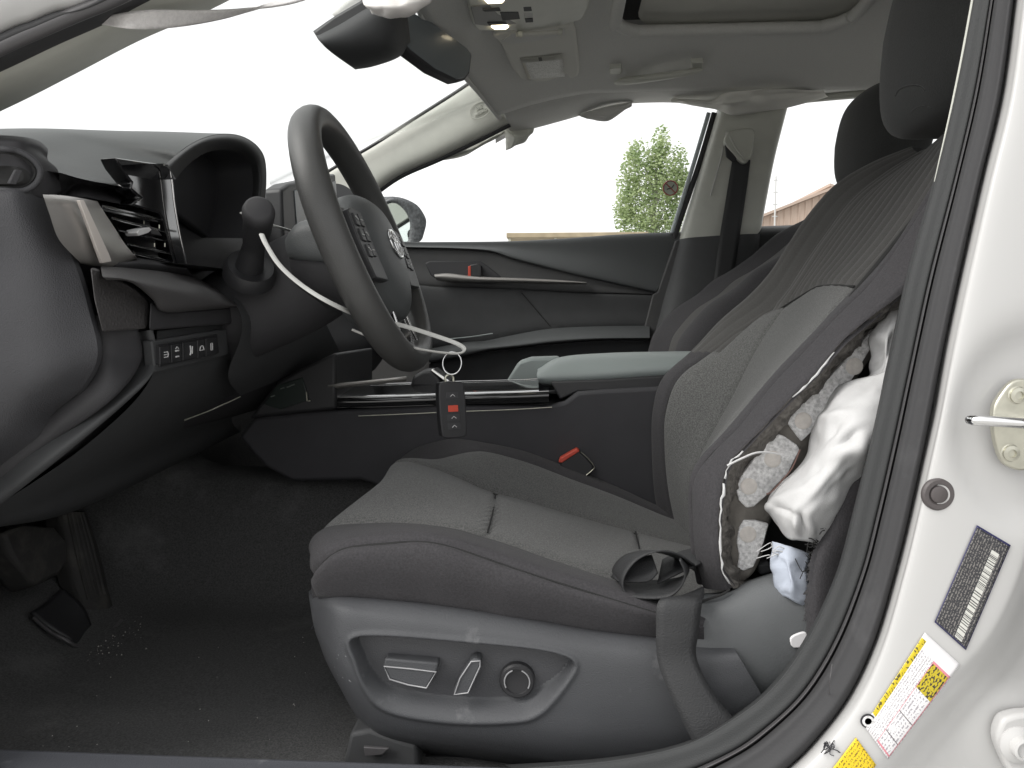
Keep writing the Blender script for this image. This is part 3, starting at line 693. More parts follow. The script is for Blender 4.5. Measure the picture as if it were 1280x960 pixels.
# upper pad that swells into the instrument hood (profiles across the car, front to rear)
prof = [(.655, .872), (.69, .890), (.73, .906), (.77, .921), (.81, .934), (.845, .944), (.88, .951), (.915, .955), (.95, .955), (.985, .950), (1.02, .938), (1.055, .918), (1.085, .885), (1.10, .85)]
rA = [V(-1.10, y, z - .045 + .0) for y, z in prof]
rB = [V(-.80, y, z - .010) for y, z in prof]
rB2 = [V(-.60, y, z) for y, z in prof]
pxC = [(76, 216, -.45), (100, 223, -.447), (130, 229, -.444), (166, 232, -.442), (208, 206, -.436), (223, 191, -.425), (242, 178, -.42), (263, 169.5, -.42), (286, 167, -.42), (306, 171.5, -.42), (322.5, 183, -.42), (331.5, 200, -.42), (333, 230, -.42), (329, 264, -.42)]
rC = [atX(*p) for p in pxC]
rC0 = [(Vector(b) * .45 + c * .55) + V(0, 0, .004) for b, c in zip(rB2, rC)]
hood, G_, N_ = quilt([rA, rB, rB2, rC0, rC], [(0, 4, 'dash_pad', M['dash_soft'])], dash, 5, 8, groove=0)
# rolled lip of the hood and its black tunnel
def lipx(k, x): return [atX(p[0], p[1], x) for p in k]
lipO = [(208, 204), (223, 191.5), (242, 178.5), (263, 170), (286, 167.5), (306, 172), (322, 183), (331, 200), (332.5, 230), (328, 264), (322, 300)]
lipM = [(210, 207), (224, 194), (242, 181), (262, 173), (285, 171), (304, 175), (319, 185), (327.5, 201), (329, 230), (325, 264), (318, 300)]
lipI = [(220, 224), (232, 209), (247, 197), (263, 189), (283, 187), (298, 191), (309, 200), (315, 212), (316, 234), (313, 262), (306, 298)]
lipN = [(214, 214), (227, 200), (244, 187), (262, 179.5), (284, 177.5), (302, 181.5), (315, 191), (323, 205), (324.5, 231), (320, 263), (313, 299)]
lip = [lipx(lipO, -.42), lipx(lipM, -.403), lipx(lipN, -.402), lipx(lipI, -.418)]
patch('instrument_hood', lip, M['hood_lip'], dash, 6, 6)
ctr = atX(270, 265, -.47)
def shrink(row, f, x): return [V(x, ctr.y + (p.y - ctr.y) * f, ctr.z + (p.z - ctr.z) * f) for p in row]
ri = lip[3]
patch('binnacle', [ri, shrink(ri, .985, -.44), shrink(ri, .97, -.475)], M['binnacle'], dash, 6, 5)
plate('instrument_panel', shrink(ri, .99, -.466), (-.012, 0, 0), M['binnacle'], dash, 0.003)
obj('binnacle_floor', [atX(232, 330, -.40), atX(300, 338, -.40), V(-.57, 1.09, .80), V(-.57, .80, .80)], [(0, 1, 2, 3)], M['binnacle'], dash, False)
# shelf groove under the pad
gr_t = [atX(x, y, X) for x, y, X in ((74, 228, -.47), (96, 227, -.472), (124, 231, -.472), (160, 238, -.468), (176, 246, -.45))]
gr_i = [atX(x, y, X) for x, y, X in ((76, 246, -.48), (96, 231, -.48), (122, 234, -.48), (160, 242, -.475), (176, 248, -.455))]
gr_b = [atX(x, y, X) for x, y, X in ((76, 250, -.46), (100, 246, -.45), (125, 250, -.45), (160, 256, -.445), (177, 251, -.44))]
patch('dash_groove', [[atX(74, 217, -.455), atX(98, 224, -.455), atX(128, 230, -.455), atX(160, 235, -.452), atX(172, 240, -.45)], gr_t, gr_i, gr_b], M['dash'], dash, 6, 5)
# gloss black surround that runs from the vent to the cluster
gl1 = [(145, 197), (152, 211), (165, 228), (163, 236), (176, 247), (164, 256), (200, 267), (205, 275), (211, 300), (220, 333), (233, 333), (225, 295), (218, 255), (215, 225), (212, 209), (206, 204), (186, 203)]
plate('gloss_surround', [atX(x, y, -.432) for x, y in gl1], (-.02, .004, 0), M['gloss'], dash, 0.002)
tube('bright_line', [atX(x, y, -.426) for x, y in ((205, 206), (212, 212), (215, 228), (218, 255), (225, 295), (233.5, 332))], 0.0011, M['chrome'], dash, 8)
# side air vent: dark box, five vanes, tab
vq = [(127, 254), (204, 271), (209, 292), (222, 332), (170, 322), (150, 290)]
vent = plate('air_vent', [atX(x, y, -.462) for x, y in vq], (-.02, .01, 0), M['binnacle'], dash, 0)
def vbar(x0, y0, x1, y1, h, d, m, name='vane'):
    a, b = atX(x0, y0, -.436), atX(x1, y1, -.436)
    return plate(name, [a, b, b + V(0, 0, -h), a + V(0, 0, -h)], (-d, .005, 0), m, vent, 0.0006)
vbar(128, 256, 205, 273, .006, .02, M['gloss']); vbar(140, 271, 208, 288, .0022, .022, M['gloss']); vbar(150, 287, 211, 301, .0022, .022, M['gloss'])
vbar(160, 304, 217, 316, .0022, .022, M['gloss']); vbar(167, 314, 220, 327, .002, .02, M['gloss'])
for x0, y0, x1, y1 in ((131, 259.5, 206, 276), (141, 274, 209, 291), (163, 306, 218, 319), (168, 318, 221, 330)):
    tube('vane_edge', [atX(x0, y0, -.434), atX(x1, y1, -.434)], 0.0006, M['chrome'], vent, 6, n=1)
tb = [(171, 291), (174, 287), (187, 284), (190, 287), (186, 291), (174, 295)]
plate('vent_tab', [atX(x, y, -.425) for x, y in tb], (-.015, .003, 0), M['mark'], vent, 0.0008)
plate('vent_slider', [atX(x, y, -.43) for x, y in ((186, 285), (198, 288), (203, 295), (190, 293))], (-.012, .003, 0), M['black'], vent, 0.0008)
for x, y in ((180, 278), (199, 283), (193, 306), (206, 306)):
    tube('vent_pin', [atX(x, y - 2, -.434), atX(x, y + 2.5, -.434)], 0.0007, M['steel'], vent, 6, n=1)
# bottom sweep under the vent
patch('vent_lower_trim', [[atX(x, y, X) for x, y, X in ((168, 322, -.436), (176, 323, -.434), (200, 327, -.434), (232, 333, -.43))],
                          [atX(x, y, X) for x, y, X in ((168, 326, -.43), (176, 328, -.426), (200, 331, -.424), (234, 336, -.42))],
                          [atX(x, y, X) for x, y, X in ((110, 331, -.432), (150, 336, -.432), (195, 339, -.43), (240, 344, -.43))]], M['dash'], dash, 6, 5)
# satin silver wing beside the vent
sT = [(54, 245), (75, 246), (97, 249), (123, 254)]; sM = [(62, 268), (85, 272), (112, 277), (142, 283)]; sL = [(74, 300), (100, 303), (128, 305), (157, 306)]; sB = [(99, 327), (118, 330), (140, 331), (172, 323)]
Xs = (-.425, -.422, -.424, -.437)
patch('silver_wing', [[atX(x, y - 1, X - .02) for (x, y), X in zip(sT, Xs)], [atX(*p, X) for p, X in zip(sT, Xs)], [atX(*p, X + .004) for p, X in zip(sM, Xs)], [atX(*p, X + .003) for p, X in zip(sL, Xs)], [atX(*p, X - .004) for p, X in zip(sB, Xs)], [atX(p[0], p[1] + 2, X - .02) for p, X in zip(sB, Xs)]], M['silver'], dash, 6, 5)
fc = [(99, 250), (105, 250), (136, 316), (140, 327), (128, 329), (121, 310)]
plate('wing_facet', [atX(x, y, -.411) for x, y in fc], (-.004, .002, 0), mat('bright_facet', (.66, .61, .57), .4, metal=.2), dash, 0.0006)

# end of the dash: upper corner with the demister outlet
eT = [(-60, 172), (0, 173), (28, 175), (48, 180), (60, 190)]; eR = [(-60, 205), (0, 205), (34, 207), (58, 206), (72, 212)]; eB = [(-60, 243), (0, 240), (36, 242), (60, 243), (76, 236)]
endu = lambda k, dy: [at(x, y, Y + dy) for (x, y), Y in zip(k, (.63, .638, .648, .672, .70))]
patch('dash_corner', [endu([(x, y - 4) for x, y in eT], .05), endu(eT, 0.014), endu([(x, y + 10) for x, y in eT], .008), endu(eR, .006), endu(eB, .004), endu([(x, y + 6) for x, y in eB], .012)], M['dash'], dash, 6, 6)
oval = [(-60, 183), (0, 186), (22, 189), (40, 199), (50, 213), (46, 228), (30, 238), (0, 238), (-60, 237)]
def dvY(x): return .6365 + max(0, x) * .00032
dv = tube('demister_outlet', [at(x, y, dvY(x)) for x, y in oval], .0026, M['dash_end'], dash, 8)
tube('outlet_groove', [at(x * .94 - 3, 212 + (y - 212) * .86, dvY(x) + .0008) for x, y in oval], .0016, M['seam'], dv, 6)
plate('outlet_slot', [at(x, y, dvY(x) - .0015) for x, y in ((-60, 206), (0, 207), (18, 208), (28, 214), (30, 223), (22, 229), (0, 230), (-60, 230))], (.002, .006, 0), M['seam'], dv, 0.0005, 3)
plate('outlet_blade', [at(x, y, dvY(0) - .0025) for x, y in ((8, 229), (17, 212), (20, 212), (12, 230))], (.003, .004, 0), M['dash_end'], dv, 0.0006)
# big rounded end panel
ec0 = [(-80, 244), (0, 242), (30, 242), (54, 246)]
ec1 = [(-80, 330), (0, 330), (50, 328), (92, 326)]
ec2 = [(-80, 420), (0, 420), (60, 415), (112, 392)]
ec3 = [(-80, 490), (0, 480), (62, 465), (122, 445)]
ec4 = [(-80, 560), (0, 525), (50, 500), (102, 486)]
ec5 = [(-80, 610), (0, 558), (40, 537), (78, 512)]
Ye = (.622, .628, .640, .668)
rows_e = [endu0 for endu0 in ([at(x, y, Y + d) for (x, y), Y in zip(k, Ye)] for k, d in ((ec0, .004), (ec1, -.004), (ec2, -.012), (ec3, -.014), (ec4, -.006), (ec5, .012)))]
patch('dash_end_panel', [[p + V(0, .03, .004) for p in rows_e[0]]] + rows_e + [[p + V(0, .04, -.012) for p in rows_e[-1]]], M['dash_end'], dash, 6, 6)
side = []
for r in rows_e: side.append([r[-1], r[-1] + V(-.004, .012, 0), r[-1] + V(-.03, .02, 0)])
patch('end_panel_return', side, M['dash_end'], dash, 4, 6)
# two nested bands behind the end panel, sweeping down and forward
def sweep(name, outer, inner, X, Xi, m):
    def cl(x, y, X_, ym):                                   # never further out than the sill line
        p = atX(x, y, X_); return p if p.y > ym else at(x, y, ym)
    a = [cl(x, y, X, .668) for x, y in outer]; b = [cl(x, y, Xi, .676) for x, y in inner]; md = [p.lerp(q_, .5) + V(.006, -.006, 0) for p, q_ in zip(a, b)]
    return patch(name, [[p + V(-.03, .01, .0) for p in a], a, md, b, [q_ + V(-.04, 0, -.01) for q_ in b]], m, dash, 6, 5)
sweep('lower_band', [(112, 392), (126, 432), (119, 464), (78, 511), (0, 558), (-80, 605), (-170, 655)], [(173, 414), (176, 452), (142, 498), (64, 555), (0, 606), (-80, 660), (-170, 715)], -.425, -.412, M['dash'])
sweep('lower_band', [(172, 414), (177, 452), (143, 498), (64, 556), (0, 606), (-80, 660), (-170, 715)], [(189, 412), (194, 450), (176, 484), (95, 556), (0, 631), (-80, 690), (-170, 750)], -.420, -.405, M['trim_dark'])
# grained side piece and padded shelf
gp = [(113, 334), (124, 336), (128, 347), (152, 351), (170, 361), (188, 379), (185, 405), (182, 411), (128, 415), (118, 375)]
plate('grained_panel', [atX(x, y, -.405) for x, y in gp], (-.024, .04, 0), M['leather'], dash, 0.002)
kT = [(126, 334), (165, 337), (210, 342), (245, 350), (275, 364), (292, 376)]; kM = [(128, 345), (160, 348), (200, 358), (240, 368), (272, 376), (296, 381)]; kB = [(132, 349), (163, 352), (190, 372), (207, 388), (250, 387), (298, 383)]
patch('knee_pad', [[atX(x, y - 2, -.44) for x, y in kT], [atX(x, y, -.415) for x, y in kT], [atX(x, y, -.383) for x, y in kM], [atX(x, y, -.388) for x, y in kB], [atX(x, y + 1, -.41) for x, y in kB]], M['pad_vinyl'], dash, 6, 6)
lb = [(188, 376), (206, 389), (298, 384), (302, 392), (290, 405), (262, 407), (186, 413)]
plate('shelf_edge', [atX(x, y, -.397) for x, y in lb], (-.022, .04, 0), M['dash'], dash, 0.003)
# closed side of the dash behind the end panel
obj('dash_side', [V(x, .70, z) for x, z in ((-.46, .84), (-.60, .86), (-1.12, .86), (-1.12, .50), (-.80, .52), (-.57, .62))], [(0, 1, 2, 3, 4, 5)], M['dash'], dash, False)
# under-dash panel with switches
ud = [[(196, 414), (240, 409), (285, 405), (330, 396)], [(196, 440), (240, 434), (285, 428), (340, 412)], [(190, 470), (235, 462), (285, 450), (345, 430)], [(160, 510), (215, 500), (285, 478), (350, 452)], [(90, 570), (170, 548), (250, 515), (320, 488)], [(-20, 645), (85, 612), (190, 566), (290, 520)], [(-20, 662), (90, 640), (210, 585), (300, 540)]]
UX = (-.41, -.408, -.412, -.44, -.49, -.55, -.60)
patch('lower_panel', [[atX(x, y, X) for x, y in r] for r, X in zip(ud, UX)] + [[atX(x, y - 10, -.80) for x, y in ud[-1]]], M['trim_dark'], dash, 6, 6)
sw = plate('switch_panel', [atX(x, y, -.400) for x, y in ((197, 431), (272, 418), (274, 441), (200, 459))], (-.012, .002, 0), M['black'], dash, 0.001)
plate('switch_bezel', [atX(x, y, -.4015) for x, y in ((190, 426), (283, 411), (286, 444), (194, 466))], (-.012, .002, 0), M['trim_dark'], dash, 0.002)
b0 = (199, 432.5); b1 = (271, 420)
for i in range(5):
    t0, t1 = i / 5 + .012, (i + 1) / 5 - .012
    if i == 2: t1 = .66
    if i == 3: t0 = .67
    f = lambda t, dn: atX(b0[0] + (b1[0] - b0[0]) * t + dn * .02, b0[1] + (b1[1] - b0[1]) * t + dn, -.3965)
    bt = plate('button', [f(t0, 1), f(t1, 1), f(t1, 23), f(t0, 23.5)], (-.006, .001, 0), M['black'], sw, 0.0008)
    tc_ = (t0 + t1) / 2; cpt = f(tc_, 12) + V(.0006, 0, 0)
    ux = (f(t1, 12) - f(t0, 12)).normalized(); uz = V(0, 0, 1)
    if i == 0:
        for k in range(3): tube('button_symbol', [cpt + uz * (k - 1) * .0025 - ux * .003, cpt + uz * (k - 1) * .0025 + ux * .003], .0005, M['mark'], bt, 5, n=1)
        tube('button_symbol', [cpt + ux * .0035 + uz * .003, cpt + ux * .005, cpt + ux * .0035 - uz * .003], .0005, M['mark'], bt, 5, n=2)
    elif i == 1:
        for dx, dz in ((-.002, .002), (.002, .002), (-.002, -.004), (.002, -.004)): tube('button_symbol', [cpt + ux * dx + uz * dz - ux * .001, cpt + ux * dx + uz * dz + ux * .001], .0009, M['mark'], bt, 5, n=1)
        tube('button_symbol', [cpt - ux * .003 + uz * .004, cpt + uz * .006, cpt + ux * .003 + uz * .004], .0005, M['mark'], bt, 5, n=1)
    elif i == 2:
        tube('button_symbol', [cpt - ux * .002 - uz * .005, cpt - uz * .001, cpt - ux * .001 + uz * .005], .0009, M['mark'], bt, 5, n=2)
        tube('button_symbol', [cpt + ux * .003 - uz * .004, cpt + ux * .004 + uz * .004], .0006, M['mark'], bt, 5, n=1)
    elif i == 3:
        tube('button_symbol', [cpt - ux * .005 - uz * .002, cpt - ux * .003 + uz * .002, cpt + ux * .002 + uz * .0025, cpt + ux * .004, cpt + ux * .005 - uz * .002], .0006, M['mark'], bt, 5, n=3)
        tube('button_symbol', [cpt - ux * .005 - uz * .002, cpt + ux * .005 - uz * .002], .0005, M['mark'], bt, 5, n=1)
    else:
        tube('button_symbol', [cpt + V(0, 0, .004) - ux * .002, cpt + V(0, 0, .004) + ux * .002, cpt - V(0, 0, .004) + ux * .002, cpt - V(0, 0, .004) - ux * .002], .0005, M['mark'], bt, 5, n=1, closed=True)
tube('trim_line', [atX(231, 525, -.455), atX(265, 512, -.455), atX(300, 496, -.455)], .0009, M['steel'], dash, 6)
tube('bright_tip', [atX(309, 440, -.40), atX(318, 437.5, -.398), atX(326, 436, -.40)], .0022, M['steel'], dash, 8)
# shroud round the column below the stalk
sh = [[(285, 335), (330, 325), (380, 330)], [(292, 372), (335, 360), (385, 352)], [(302, 398), (345, 388), (395, 372)], [(300, 425), (350, 415), (405, 398)], [(285, 470), (350, 450), (415, 420)], [(300, 495), (360, 470), (425, 440)]]
patch('column_surround', [[atX(x, y, X) for x, y in r] for r, X in zip(sh, (-.43, -.39, -.375, -.38, -.40, -.45))], M['trim_dark'], dash, 6, 6)
# body of the dash across the car
def dsec(y, up=0.0):
    return [V(-1.12, y, .905), V(-.85, y, .915 + up), V(-.62, y, .905 + up), V(-.52, y, .885 + up), V(-.475, y, .84), V(-.48, y, .78), V(-.47, y, .72), V(-.46, y, .66), V(-.52, y, .58), V(-.70, y, .53)]
patch('dash_body', [dsec(y, u) for y, u in ((.70, -.03), (.80, -.03), (1.12, .0), (1.3, .03), (1.6, .045), (1.95, .03), (2.03, .0))], M['dash'], dash, 4, 4)
# centre display on top of the dash
disp = plate('centre_display', [atX(x, y, -.455) for x, y in ((352, 236), (362, 229), (420, 217), (424, 330), (356, 332))], (-.035, .01, 0), M['black'], dash, 0.006)
plate('display_screen', [atX(x, y, -.4535) for x, y in ((368, 238), (420, 226), (424, 300), (372, 290))], (-.003, .001, 0), mat('display_glass', (.16, .18, .19), .35), disp, 0.001)
cyl('dash_speaker', at(426, 246, 1.75), (0.5, -.6, .5), .035, .004, M['black'], dash, 24)

# ================================================================ STEERING COLUMN, WHEEL
WC = at(460, 306, .965)                       # wheel centre
ti = math.radians(21)
wn_ = V(math.cos(ti), -0.02, math.sin(ti)).normalized()      # towards the driver
wy = V(0, 1, 0); wup = wn_.cross(wy).normalized()
if wup.z < 0: wup = -wup
def WP(a, b, c=0.0): return WC + wy * a + wup * b + wn_ * c   # a across the car, b up the wheel, c towards the driver
colm = thing('steering_column', 'dark plastic steering column cover with lighting stalk beside the instrument hood', 'steering column', (-.4, .965, .8))
def csec(c, w, h, dz=0): return [WP(w * math.cos(t), h * math.sin(t) + dz, c) for t in np.linspace(0, 2 * math.pi, 16, endpoint=False)]
patch('column_cover', [csec(-.25, .05, .055, -.03), csec(-.20, .06, .06, -.02), csec(-.12, .062, .062, -.015), csec(-.07, .060, .060, -.01), csec(-.055, .052, .052, -.01)], M['dash'], colm, 3, 5, closed_u=True)
cup = [(292, 340), (345, 340), (415, 330)]
ccT = [(357, 298, .885), (370, 281, .878), (395, 275, .875), (430, 277, .875)]; ccB = [(361, 322, .878), (385, 325, .868), (410, 327, .864), (432, 330, .864)]; ccL = [(368, 350, .892), (390, 358, .880), (415, 364, .876), (434, 368, .876)]
patch('upper_cover', [[at(x + 10, y - 2, Y + .06) for x, y, Y in ccT], [at(*p) for p in ccT], [at(x, (y + y2) / 2, Y - .012) for (x, y, Y), (_, y2, _2) in zip(ccT, ccB)], [at(*p) for p in ccB], [at(x, y + 1, Y + .03) for x, y, Y in ccB]], M['hub'], colm, 5, 5)
patch('lower_cover', [[at(x, y + 1, Y + .02) for x, y, Y in ccB], [at(x, y + 2, Y + .002) for x, y, Y in ccB], [at(*p) for p in ccL], [at(x + 14, y + 25, Y + .05) for x, y, Y in ccL]], M['dash'], colm, 5, 5)
sk = thing('light_stalk', 'black round-ended control stalk between instrument hood and steering wheel', 'stalk', at(314, 338, .86))
s0, s1, s2, s3 = at(311, 336, .885), at(315, 318, .87), at(320, 295, .85), at(324, 266, .82)
tube('stalk_arm', [s0, s1, s2, s3], [.0165, .0145, .0125, .0155, .0165], M['black'], sk, 20, n=6)
cyl('stalk_knob', s3 - (s3 - s2).normalized() * .012, (s3 - s2).normalized() + V(.05, -.25, 0), .0165, .02, M['dash'], sk, 28, profile=[(.0135, 0), (.0168, .006), (.0172, .016), (.0155, .0215), (.0125, .0235)])
cyl('stalk_socket', at(311, 345, .89), (s1 - s0).normalized(), .026, .02, M['black'], sk, 28, profile=[(.030, 0), (.0295, .012), (.026, .018), (.020, .014)])

whl = thing('steering_wheel', 'dark grey steering wheel with padded hub facing the driver seat', 'steering wheel', WC)
RW = .1605
rp = []
nA, nB = 72, 18
Gw = np.zeros((nA, nB, 3))
for i in range(nA):
    a = 2 * math.pi * i / nA; ra, rb = .0164, .0190
    fl_ = 1.0 - 0.045 * max(0, -math.sin(a)) ** 6               # slightly flattened bottom
    for j in range(nB):
        b = 2 * math.pi * j / nB
        r_ = RW * fl_ + ra * math.cos(b)
        Gw[i, j] = tuple(WP(r_ * math.cos(a), r_ * math.sin(a), rb * math.sin(b)))
gobj('rim', Gw, M['wheel'], whl, 0, True, True)
# hub pad: rows out from the emblem
def hubrow(f, c, n=28):
    out = []
    for i in range(n):
        t = 2 * math.pi * i / n; ct, st = math.cos(t), math.sin(t)
        w = .090 * f * (1 - (.42 * abs(st) ** 1.5 if st < 0 else 0)); h = (.064 if st > 0 else .100) * f
        e = .75
        out.append(WP(w * abs(ct) ** e * (1 if ct > 0 else -1), h * abs(st) ** e * (1 if st > 0 else -1) - .004, c))
    return out
patch('hub_pad', [hubrow(.02, .033), hubrow(.35, .032), hubrow(.7, .027), hubrow(.9, .018), hubrow(1.0, .004), hubrow(1.0, -.03), hubrow(.9, -.05)], M['hub'], whl, 2, 5, closed_u=True)
def spoke(sx):
    P = [(.075, .030), (.12, .033), (.150, .036), (.156, -.02), (.142, -.055), (.10, -.05), (.075, -.06)]
    return plate('spoke', [WP(sx * a, b, .010) for a, b in P], wn_ * -.024, M['wheel'], whl, 0.005)
for sx in (-1, 1):
    spoke(sx)
    pd = plate('switch_pad', [WP(sx * a, b, .0215) for a, b in ((.078, .024), (.118, .024), (.140, .018), (.142, -.02), (.128, -.060), (.070, -.060))], wn_ * -.010, M['black'], whl, 0.0015)
    for k, (a, b) in enumerate(((.100, .010), (.100, -.008), (.100, -.026), (.122, .008), (.122, -.010), (.118, -.028))):
        bb = plate('button', [WP(sx * (a + da), b + db, .0235) for da, db in ((-.008, .007), (.008, .007), (.008, -.007), (-.008, -.007))], wn_ * -.003, M['black'], pd, 0.0008)
        tube('button_symbol', [WP(sx * (a - .004), b, .024), WP(sx * (a + .004), b + (.003 if k % 2 else 0), .024)], .0006, M['mark'], bb, 5, n=1)
plate('lower_spoke', [WP(a, b, .004) for a, b in ((-.030, -.07), (.030, -.07), (.046, -.138), (.034, -.152), (-.034, -.152), (-.046, -.138))], wn_ * -.022, M['gloss'], whl, 0.005)
for sx in (-1, 1): tube('spoke_edge', [WP(sx * .031, -.075, .006), WP(sx * .040, -.115, .0055), WP(sx * .047, -.138, .005), WP(sx * .034, -.153, .005)], .0016, M['chrome'], whl, 8)
# emblem: one wide oval round two crossed ovals
def oval_ring(a, b, cy, nm='emblem'):
    return tube(nm, [WP(a * math.cos(t), cy + b * math.sin(t) - .012, .0338 - 1.0 * ((a * math.cos(t)) ** 2 + (b * math.sin(t) + cy) ** 2)) for t in np.linspace(0, 2 * math.pi, 28, endpoint=False)], .0016, M['chrome'], whl, 8, closed=True, n=2)
oval_ring(.026, .018, 0); oval_ring(.0165, .0076, .0095); oval_ring(.0073, .0166, -.001)

# white nylon tie looped through the wheel, key ring and fob
tie = thing('cable_tie', 'long white plastic tie looped round the steering column and wheel rim', 'cable tie', at(400, 372, .85))
tube('tie_strap', [at(302, 266, .90), at(318, 276, .93), at(345, 283, .95), at(362, 288, 1.0)], .0026, M['tie'], tie, 8, flat=.5)
tube('tie_strap', [at(327, 293, .80), at(333, 306, .79), at(350, 332, .785), at(378, 357, .79), at(412, 378, .80), at(450, 395, .86), at(480, 402, .90), at(507, 408, .93), at(545, 420, .95), at(570, 429, .955), at(580, 436, .945), at(575, 441.5, .935), at(555, 441, .925), at(528, 437, .91), at(500, 431, .90), at(470, 424, .89), at(440, 412, .885)], .0029, M['tie'], tie, 8, flat=.5)
kr = thing('key_ring', 'thin steel split ring hanging from the white tie', 'key ring', at(565, 468, .93))
rc = at(565, 454, .93)
for k in range(2):
    tube('ring', [rc + V(.0115 * math.cos(t), .004 * math.sin(t) + .0012 * k, .0135 * math.sin(t)) for t in np.linspace(0, 2 * math.pi, 24, endpoint=False)], .0009, M['chrome'], kr, 8, closed=True, n=2)
fob = thing('key_fob', 'black remote key fob with red button hanging below the steel ring', 'key', at(565, 545, .93))
fx_ = V(.86, .5, 0).normalized(); fn_ = V(.5, -.86, 0).normalized()
fc_ = at(564, 512, .93); tilt = .06
def FP(a, b, c): return fc_ + fx_ * (a + b * -tilt) + V(0, 0, b) + fn_ * c
fo = [(-.012, .034), (.012, .034), (.0165, .028), (.0175, 0), (.0165, -.027), (.012, -.034), (-.012, -.034), (-.0165, -.027), (-.0175, 0), (-.0165, .028)]
plate('fob_body', [FP(a, b, .0065) for a, b in fo], fn_ * -.013, M['black'], fob, 0.004, 3)
plate('fob_trim', [FP(.0176 + a, b, c) for a, b, c in ((0, .03, .002), (0, .03, -.002), (0, -.028, -.002), (0, -.028, .002))], fx_ * -.001, M['steel'], fob, 0.0004)
plate('red_button', [FP(a, b, .0072) for a, b in ((-.0065, .006), (.0065, .006), (.0065, -.002), (-.0065, -.002))], fn_ * -.001, M['red'], fob, 0.0006)
for b in (.018, -.009, -.020):
    bt = plate('button', [FP(a, b + d, .0070) for a, d in ((-.008, .004), (.008, .004), (.008, -.004), (-.008, -.004))], fn_ * -.001, M['binnacle'], fob, 0.0006)
    tube('button_symbol', [FP(-.003, b - .001, .0075), FP(0, b + .0015, .0075), FP(.003, b - .001, .0075)], .0004, M['mark'], bt, 5, n=1)
tube('fob_loop', [FP(-.005, .033, 0), FP(-.005, .040, 0), FP(0, .043, 0), FP(.005, .040, 0), FP(.005, .033, 0)], .0015, M['steel'], fob, 8)

# ================================================================ PEDALS, FLOOR DEBRIS
bp_ = thing('brake_pedal', 'dusty black rubber brake pedal pad under the dashboard', 'pedal', at(45, 735, .93), 'pedals under the dashboard')
bq = [(2, 665), (30, 655), (70, 658), (84, 675), (86, 702), (75, 718), (45, 732), (38, 724), (10, 690)]
pdp = plate('pedal_pad', [at(x, y, Y) for (x, y), Y in zip(bq, (.86, .89, .95, .975, .97, .95, .90, .885, .865))], (-.035, .0, -.012), M['pedal'], bp_, 0.006)
tube('pedal_arm', [at(45, 690, .95) + V(-.03, 0, 0), at(20, 640, .97) + V(-.05, 0, .02), at(0, 560, 1.0) + V(-.10, 0, .03)], .009, M['black'], bp_, 8, flat=.6)
ap = thing('accelerator_pedal', 'tall ribbed black accelerator pedal beside the brake pedal', 'pedal', at(120, 800, 1.03), 'pedals under the dashboard')
aL = [(80, 640), (92, 700), (105, 750), (116, 795)]; aR = [(108, 640), (124, 690), (136, 740), (148, 780)]
patch('pedal_pad', [[at(x, y, 1.02) + V(-.03, 0, 0) for x, y in aL], [at(x, y, 1.02) for x, y in aL], [at(x, y, 1.06) for x, y in aR], [at(x, y, 1.06) + V(-.03, .01, 0) for x, y in aR]], M['pedal'], ap, 5, 4)
for k in range(5):
    t = .16 + .16 * k
    tube('rib', [at(aL[i][0] + (aR[i][0] - aL[i][0]) * t, aL[i][1] + (aR[i][1] - aL[i][1]) * t, 1.02 + .04 * t) + V(.002, -.002, 0) for i in (0, 1, 2)], .0022, M['pedal'], ap, 6)
patch('pedal_base', [[at(x, y, Y) for x, y, Y in r] for r in (((38, 766, .93), (60, 752, .97), (76, 735, 1.0)), ((62, 785, .93), (84, 772, .97), (104, 760, 1.0)), ((88, 800, .94), (104, 797, .97), (118, 790, 1.0)), ((96, 806, .95), (110, 806, .98), (140, 786, 1.02)))], M['black'], ap, 5, 5, .004)
tube('base_edge', [at(42, 772, .925), at(62, 789, .925), at(84, 801, .93), at(96, 808, .94), at(112, 807, .96), at(134, 793, 1.0), at(152, 775, 1.03)], .0025, M['rubber_ridge'], ap, 6)
cv = []; cf = []
def crumb(c, s):
    b = len(cv); r_ = Matrix.Rotation(random.uniform(0, 6), 3, Vector((random.random(), random.random(), random.random() + .1)).normalized())
    for p in ((1, 0, -.4), (-.6, .8, -.4), (-.5, -.8, -.3), (.1, .1, .7)): cv.append(tuple(Vector(c) + r_ @ (Vector(p) * s)))
    cf.extend([(b, b + 1, b + 2), (b, b + 1, b + 3), (b + 1, b + 2, b + 3), (b + 2, b, b + 3)])
def floorhit(px, py):
    p = atZ(px, py, .295)
    for _ in range(4): p = atZ(px, py, fz(p.x, p.y) + .003)
    return p
for _ in range(46): crumb(floorhit(random.gauss(150, 26), random.gauss(786, 14)), random.uniform(.0005, .0016))
for _ in range(30): crumb(floorhit(random.gauss(112, 22), random.gauss(815, 7)), random.uniform(.0004, .0014))
for _ in range(34): crumb(floorhit(random.uniform(5, 400), random.uniform(780, 938)), random.uniform(.0004, .0014))
co = obj('floor_crumbs', cv, cf, M['crumb'], None, False); tagthing(co, 'pale crumbs and grit scattered on the black carpet by the pedals', 'debris', None, 'stuff')

